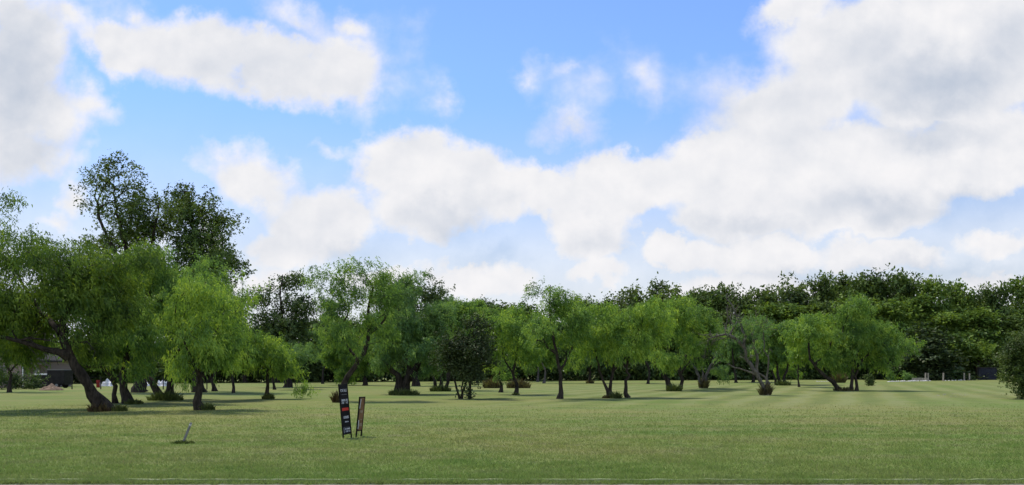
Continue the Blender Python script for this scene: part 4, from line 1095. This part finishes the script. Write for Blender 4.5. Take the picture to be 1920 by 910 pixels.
def mound():
    B = ground_at(96, 732); s = F / B[1]
    bm = bmesh.new(); bmesh.ops.create_grid(bm, x_segments=40, y_segments=30, size=1.0)
    r = random.Random(3)
    for v in bm.verts:
        d = math.hypot(v.co.x, v.co.y)
        h = max(0, 1 - d) ** .8 * .5 * (1 + .25 * math.sin(v.co.x * 7 + 1) * math.cos(v.co.y * 6)) + (.04 * r.random() if d < 1 else 0)
        v.co = Vector((v.co.x * 22 / s, v.co.y * 1.0, h - .03 if d < 1 else -.06))
    o = bm_obj('dirt_mound', bm, M['dirt'], None, False); o.location = B
    tag(o, 'low mound of brown dirt beside the dark bushes', 'dirt mound')
mound()

def cyl(bm, r, h, seg, mat=Matrix.Identity(4)):
    bmesh.ops.create_cone(bm, cap_ends=True, segments=seg, radius1=r, radius2=r, depth=h, matrix=mat)
def trailer():
    Y = 88.0; x = (113 - CX) / F * Y; z = float(gz(x, Y))
    root = empty('box_trailer', (x, Y, z)); tag(root, 'black box trailer with a pale roof edge under the big mesquite', 'trailer')
    bm = bmesh.new(); bx(bm, -.85, .85, -.9, .9, .42, 1.78, .03); bm_obj('body', bm, M['trailer'], root)
    bm = bmesh.new(); bx(bm, -.88, .88, -.93, .93, 1.785, 1.83, .008); bm_obj('roof_edge', bm, M['stake'], root)
    bm = bmesh.new(); bx(bm, -.95, .85, -.7, .7, .32, .415, .01); bx(bm, -1.9, -.953, -.06, .06, .33, .41, .01); bm_obj('chassis', bm, M['dark_post'], root)
    for sy in (-1, 1):
        bm = bmesh.new(); cyl(bm, .30, .18, 24, Matrix.Translation((.1, sy * .82, .28)) @ Matrix.Rotation(math.pi / 2, 4, 'X'))
        wv = bm_obj('wheel', bm, M['tyre'], root)
        bm = bmesh.new(); cyl(bm, .14, .02, 16, Matrix.Translation((.1, sy * .922, .28)) @ Matrix.Rotation(math.pi / 2, 4, 'X')); bm_obj('rim', bm, M['stake'], wv)
trailer()
def flatbed():
    Y = 90.0; x = (80 - CX) / F * Y; z = float(gz(x, Y))
    root = empty('utility_cart', (x, Y, z)); tag(root, 'low dark utility cart with a white top rail left of the porch column', 'cart')
    bm = bmesh.new(); bx(bm, -.75, .75, -.5, .5, .55, 1.30, .02); bm_obj('body', bm, M['trailer'], root)
    bm = bmesh.new(); bx(bm, -.55, .72, -.56, -.5035, 1.32, 1.42, .01); bx(bm, -.55, .72, -.56, .5, 1.423, 1.46, .01); bm_obj('top_rail', bm, M['white_paint'], root)
    for sx in (-.45, .45):
        bm = bmesh.new(); cyl(bm, .27, .12, 20, Matrix.Translation((sx, -.42, .27)) @ Matrix.Rotation(math.pi / 2, 4, 'X')); bm_obj('wheel', bm, M['tyre'], root)
flatbed()

def drum():
    B = ground_at(184, 727); bm = bmesh.new()
    prof = [(.0, 0), (.27, 0), (.29, .02), (.285, .28), (.30, .30), (.285, .32), (.285, .58), (.30, .60), (.285, .62), (.29, .88), (.27, .9), (.25, .88), (0, .88)]
    n = 24; rings = []
    for r_, z_ in prof: rings.append([bm.verts.new((r_ * math.cos(k * 2 * math.pi / n), r_ * math.sin(k * 2 * math.pi / n), z_)) for k in range(n)] if r_ > 0 else [bm.verts.new((0, 0, z_))])
    for a, b in zip(rings, rings[1:]):
        for k in range(n):
            if len(a) == 1: bm.faces.new([a[0], b[(k + 1) % n], b[k]])
            elif len(b) == 1: bm.faces.new([a[k], a[(k + 1) % n], b[0]])
            else: bm.faces.new([a[k], a[(k + 1) % n], b[(k + 1) % n], b[k]])
    o = bm_obj('drum', bm, M['red_paint'], None, True); o.location = B; o.scale = (.62, .62, .86); tag(o, 'faded red steel drum by the fence behind the leaning trunk', 'drum')
drum()

def field_fence():
    ys = 80.0
    root = empty('field_fence', ((266 - CX) / F * ys, ys, 0)); tag(root, 'low dark wire fence with thin posts beyond the left mesquites', 'fence')
    X0 = root.location.x
    pxs = [135, 161, 189, 226, 266, 306, 347, 388]
    for px in pxs:
        x = (px - CX) / F * ys; z = float(gz(x, ys))
        bm = bmesh.new(); bx(bm, x - X0 - .04, x - X0 + .04, -.04, .04, z - .1, z + 1.15, .008); bm_obj('post', bm, M['dark_post'], root)
    for hz, t in ((.50, .03), (.85, .012), (1.1, .018)):
        bm = bmesh.new(); xa = (135 - CX) / F * ys - X0; xb = (388 - CX) / F * ys - X0; zc = float(gz(X0, ys))
        bx(bm, xa, xb, .045, .045 + t, zc + hz - t / 2, zc + hz + t / 2); bm_obj('rail', bm, M['dark_post'], root)
field_fence()

def sheet_pile(px, w, h, label, seed, depth=104.0):
    """white sheeting thrown over low boards"""
    x = (px - CX) / F * depth; s = F / depth; r = random.Random(seed)
    bm = bmesh.new(); bmesh.ops.create_grid(bm, x_segments=26, y_segments=12, size=1.0)
    for v in bm.verts:
        e = min(1, (1 - abs(v.co.x)) * 5) * min(1, (1 - abs(v.co.y)) * 3)
        k = .55 + .25 * math.sin(v.co.x * 5 + seed) + .2 * math.sin(v.co.x * 11 + v.co.y * 3 + seed)
        v.co = Vector((v.co.x * w / s, v.co.y * .8, e * k * h / s + .04 * r.random()))
    o = bm_obj('sheeted_pile', bm, M['white_paint']); o.location = (x, depth, float(gz(x, depth)))
    tag(o, label, 'pile')
sheet_pile(201, 13, 14, 'low white sheeted pile seen between the leaning trunk and the upright trunks', 1)
sheet_pile(270, 9, 12, 'low white sheeted pile seen between the upright trunks and the V trunks', 2)
sheet_pile(306, 9, 12, 'low white sheeted pile seen inside the V trunks', 4)

# ------------------------------------------------------------------ sky, sun, camera
SUN_EL, SUN_AZ = math.radians(63), math.radians(-48)      # azimuth from +Y towards +X
def build_world():
    w = bpy.data.worlds.new('World'); scene.world = w; w.use_nodes = True
    nt = NT(w.node_tree); nt.n.clear()
    out = nt.node('ShaderNodeOutputWorld'); bg = nt.node('ShaderNodeBackground')
    bg.inputs['Strength'].default_value = 0.1
    sky = nt.node('ShaderNodeTexSky', sky_type='NISHITA'); sky.sun_disc = False
    sky.sun_elevation = SUN_EL; sky.sun_rotation = SUN_AZ
    sky.air_density = 1.0; sky.dust_density = 0.1; sky.ozone_density = 3.0
    tc = nt.node('ShaderNodeTexCoord')
    D = tc.outputs['Generated']
    sp = nt.node('ShaderNodeSeparateXYZ'); nt.put(sp.inputs[0], D)
    y = nt.math('MAXIMUM', nt.math('ABSOLUTE', sp.outputs[1]), 0.12)
    # sky directions on a tangent plane, unit = 100 px of the photo at its focal length
    U = nt.math('MULTIPLY_ADD', nt.math('DIVIDE', sp.outputs[0], y), F / 100, CX / 100)
    V = nt.math('MULTIPLY_ADD', nt.math('DIVIDE', sp.outputs[2], y), -F / 100, HY / 100)
    cb = nt.node('ShaderNodeCombineXYZ'); nt.put(cb.inputs[0], U); nt.put(cb.inputs[1], V)
    P = cb.outputs[0]
    _, w1 = nt.noise(P, 0.55, 5, 0.62)
    w1 = nt.vmath('SUBTRACT', w1, (0.5, 0.5, 0.5))
    _, w2 = nt.noise(nt.mapping(P, loc=(31, 7, 3)), 1.9, 6, 0.62)
    w2 = nt.vmath('SUBTRACT', w2, (0.5, 0.5, 0.5))
    Q = nt.vmath('ADD', P, nt.vmath('SCALE', w1, scale=1.4))
    Q = nt.vmath('ADD', Q, nt.vmath('SCALE', w2, scale=0.56))
    # cumulus banks: x, y, rx, ry (photo pixels / 100), angle in degrees, weight
    B = [
        # left edge bank
        (0.3, 1.6, 1.0, 2.2, 12, 1.3), (0.9, 2.1, 0.9, 1.0, 0, .9), (0.2, 0.3, .8, .6, 0, 1.0), (0.6, 3.0, .9, .6, 0, .8), (1.6, 1.9, .7, .45, 15, .6), (1.3, 3.8, .5, .6, 0, .6),
        # upper left long bank
        (2.2, .85, 1.1, .5, 18, 1.1), (3.6, 1.0, 1.4, .75, 10, 1.3), (5.0, 1.25, 1.5, .6, 6, 1.3), (6.3, 1.4, 1.15, .65, -3, 1.1), (2.6, .35, .35, .5, 0, .55), (6.9, 1.3, .5, .8, 10, .6), (5.6, .5, 1.0, .4, 30, .5), (3.8, .5, .5, .35, 0, .7), (6.6, .6, .5, .35, 0, .55), (1.2, .3, .7, .4, 30, .6),
        # small wisps
        (8.25, 1.85, .28, .5, -15, .34), (10.7, 2.45, .85, .5, 5, .55), (11.0, 1.7, .7, .8, 20, .26), (10.6, 1.25, .55, .22, -20, .30), (12.2, 1.45, .35, .6, 0, .26), (12.35, 1.9, .35, .45, 0, .28), (10.0, 1.5, .15, .3, 0, .25),
        # middle bank
        (7.6, 3.1, 1.15, .75, 4, 1.5), (8.9, 3.4, 1.1, .75, 6, 1.4), (10.2, 3.7, 1.3, .6, 4, 1.4), (11.6, 3.6, 1.2, .75, -3, 1.6), (8.0, 4.0, 1.4, .8, 0, 1.2), (9.5, 4.0, .9, .5, 0, .8), (11.2, 4.4, 1.0, .7, 0, 1.3), (4.8, 3.4, 1.2, .7, 22, .85), (5.9, 4.1, 1.2, .9, 0, 1.1), (5.4, 4.6, 1.3, .55, 0, 1.0), (6.5, 4.0, .5, .7, 0, 1.0), (4.3, 2.8, .6, .3, 20, .45), (6.2, 2.75, .7, .2, 0, .3), (8.9, 2.75, .6, .2, 0, .35),
        # right masses
        (13.4, 3.2, 1.4, .75, -6, 1.5), (15.0, 3.1, 1.7, .95, -6, 1.7), (16.8, 3.2, 1.8, .95, -10, 1.7), (18.5, 2.8, 1.5, .9, -12, 1.6), (13.9, 4.0, 1.5, .6, 0, 1.3), (16.2, 4.0, 1.9, .6, -4, 1.4),
        (15.0, 1.9, 1.9, .9, -20, 1.2), (16.6, 1.0, 2.2, 1.2, 0, 1.7), (18.4, .9, 1.8, 1.4, 0, 1.8), (17.6, 1.9, 1.6, .6, -8, 1.3), (15.0, .15, 1.1, .4, -20, 1.1), (14.2, 2.4, 1.2, .7, 0, .8), (13.5, 2.0, .9, .8, 0, .34), (2.2, .2, .8, .6, 20, .3), (7.3, 1.2, .6, 1.0, 0, .24), (19.6, 2.6, .8, .5, 0, 1.3),
        # low banks above the trees
        (12.8, 4.8, .9, .45, 0, 1.3), (14.2, 4.85, 1.7, .5, 0, 1.3), (16.4, 4.9, 1.6, .45, 0, 1.1), (18.6, 4.6, 1.3, .5, -6, .8), (9.0, 5.25, 1.8, .5, 0, .85), (11.2, 5.2, 1.3, .4, 0, .9), (8.8, 4.9, 1.0, .22, 0, .6), (7.0, 5.3, 1.6, .45, 0, .8), (5.0, 5.3, 1.3, .5, 0, .7), (18.6, 5.3, 1.5, .3, 0, .8), (14.5, 5.4, 3.0, .4, 0, .9), (2.5, 5.0, 3.0, .6, 0, .5), (1.0, 4.3, .8, .4, 0, .5), (3.9, 4.5, .5, .7, 0, .6),
        # overhead, outside the picture
        (4.0, -4.0, 5, 1.6, 0, 1.0), (15.0, -3.6, 6, 2.0, 8, 1.1), (-5.0, 1.5, 3.0, 2.0, 0, 1.2), (25.0, 2.0, 4.0, 2.5, 0, 1.3), (9.0, -10, 9, 3, 0, 1.0), (-8, 4.5, 6, 1.2, 0, 1.0), (29, 4.6, 7, 1.2, 0, 1.0)]
    sq = nt.node('ShaderNodeSeparateXYZ'); nt.put(sq.inputs[0], Q)
    def lobe(prev, c, r, an):
        """distance to a lobe in its own radii (the running value rides along in Z so the lobes are worked out one after the other)"""
        cv = nt.node('ShaderNodeCombineXYZ')
        nt.put(cv.inputs[0], sq.outputs[0]); nt.put(cv.inputs[1], sq.outputs[1]); nt.put(cv.inputs[2], prev)
        n = nt.node('ShaderNodeMapping', vector_type='TEXTURE')
        nt.put(n.inputs[0], cv.outputs[0])
        n.inputs['Location'].default_value = (c[0], c[1], 0); n.inputs['Rotation'].default_value = (0, 0, math.radians(an)); n.inputs['Scale'].default_value = (r[0], r[1], 1e6)
        return nt.vmath('LENGTH', n.outputs[0])
    dens = None
    for (bx_, by_, rx, ry, an, wt) in B:
        f = nt.math('MULTIPLY_ADD', lobe(dens, (bx_, by_), (rx * 1.17, ry * 1.17), an), -wt, wt)
        if dens is None: dens = f
        else:
            m = nt.node('ShaderNodeMath', operation='SMOOTH_MAX')
            nt.put(m.inputs[0], dens); nt.put(m.inputs[1], f); m.inputs[2].default_value = 0.25
            dens = m.outputs[0]
    n1, _ = nt.noise(P, 1.05, 5, 0.52)
    n2, _ = nt.noise(nt.vmath('ADD', P, (0.10, 0.26, 0.0)), 1.05, 5, 0.52)
    d2 = nt.math('ADD', dens, nt.math('MULTIPLY', nt.math('SUBTRACT', n1, 0.5), 0.75))
    alpha = nt.mapr(d2, -0.05, 0.60)
    alpha = nt.math('MULTIPLY', alpha, nt.mapr(sp.outputs[2], -0.02, 0.03))
    # pale haze low over the horizon
    alpha = nt.math('MAXIMUM', alpha, nt.mapr(sp.outputs[2], 0.30, 0.05, 0.0, 0.85))
    # shaded bellies of the clouds
    G = [(0.3, 1.4, 1.1, 1.6, .9), (0.5, 2.9, .9, .8, .6), (17.6, 1.55, 2.0, .8, .95), (16.3, .9, 1.2, .7, .5), (18.9, .9, 1.0, 1.0, .55), (16.6, 3.95, 2.0, .42, .65), (14.0, 4.25, 1.6, .3, .55), (18.2, 3.7, 1.2, .35, .6), (8.3, 4.25, 1.2, .4, .6), (6.6, 4.65, .9, .35, .55), (11.3, 4.6, .8, .3, .4), (4.8, 1.55, 1.8, .3, .35), (17.5, 5.15, 2.5, .25, .55), (15.0, 5.2, 1.6, .22, .5), (9.3, 4.75, .6, .2, .5), (17.6, 2.5, 1.6, .4, .6), (13.0, 2.2, 2.0, .7, .35), (4.6, 1.2, 2.8, .9, .34), (10.7, 2.6, 1.0, .5, .3), (14.8, 2.0, 1.6, .9, .3), (5.6, 4.3, 1.6, .7, .22), (9.0, 3.9, 1.0, .35, .35)]
    gr = nt.math('MULTIPLY', dens, 0.0)
    for (bx_, by_, rx, ry, wt) in G:
        f = nt.mapr(lobe(gr, (bx_, by_), (rx * 1.25, ry * 1.35), 0), 0.0, 1.0, wt, 0.0)
        gr = nt.math('MAXIMUM', gr, f)
    em = nt.math('MULTIPLY', nt.math('SUBTRACT', n1, n2), 0.6)
    shade = nt.math('ADD', nt.math('MULTIPLY', gr, 0.62), nt.math('MULTIPLY', nt.math('SUBTRACT', 0.52, n1), 0.08))
    shade = nt.math('ADD', shade, nt.math('MULTIPLY', em, -1.0))
    shade = nt.mapr(shade, -0.10, 0.76, 0.0, 1.0, False)
    cc = nt.mix(shade, (9.3, 9.2, 9.35), (4.8, 5.5, 6.7))
    # unseen banks behind the viewer and overhead, brightened as added fill light
    fl = nt.math('MAXIMUM', nt.mapr(sp.outputs[1], 0.05, -0.35), nt.mapr(sp.outputs[2], 0.5, 0.75))
    cc = nt.mix(1.0, cc, nt.mix(fl, (1, 1, 1), (1.9, 1.87, 1.8)), 'MULTIPLY')
    blue = nt.mix(1.0, sky.outputs[0], nt.mix(nt.mapr(sp.outputs[2], 0.02, 0.34, 0.0, 1.0), LOW_TINT, SKY_TINT), 'MULTIPLY')
    # paler towards the horizon
    col = nt.mix(alpha, blue, cc)
    nt.l.new(col, bg.inputs[0]); nt.l.new(bg.outputs[0], out.inputs[0])
SKY_TINT, LOW_TINT = (1.46, 1.64, 2.1), (0.88, 1.05, 1.25)
build_world()

sd = bpy.data.lights.new('sun', 'SUN'); sd.energy = 4.2; sd.angle = math.radians(5); sd.color = (1.0, 0.93, 0.80)
so = bpy.data.objects.new('sun', sd); COL.objects.link(so)
dirv = Vector((math.sin(SUN_AZ) * math.cos(SUN_EL), math.cos(SUN_AZ) * math.cos(SUN_EL), math.sin(SUN_EL)))
so.rotation_euler = dirv.to_track_quat('Z', 'Y').to_euler(); so.location = dirv * 60

cam = bpy.data.cameras.new('camera'); co = bpy.data.objects.new('camera', cam); COL.objects.link(co)
co.location = (0, 0, H); co.rotation_euler = (math.radians(90), 0, 0)
cam.sensor_width = 36; cam.sensor_fit = 'HORIZONTAL'; cam.lens = 36 * F / 1920
cam.shift_y = (HY - 455) / 1920
cam.clip_start = 0.1; cam.clip_end = 9000
scene.camera = co
scene.view_settings.view_transform = 'Standard'; scene.view_settings.look = 'None'
scene.view_settings.exposure = 0; scene.view_settings.gamma = 1
scene.cycles.max_bounces = 8; scene.cycles.diffuse_bounces = 4; scene.cycles.transmission_bounces = 4
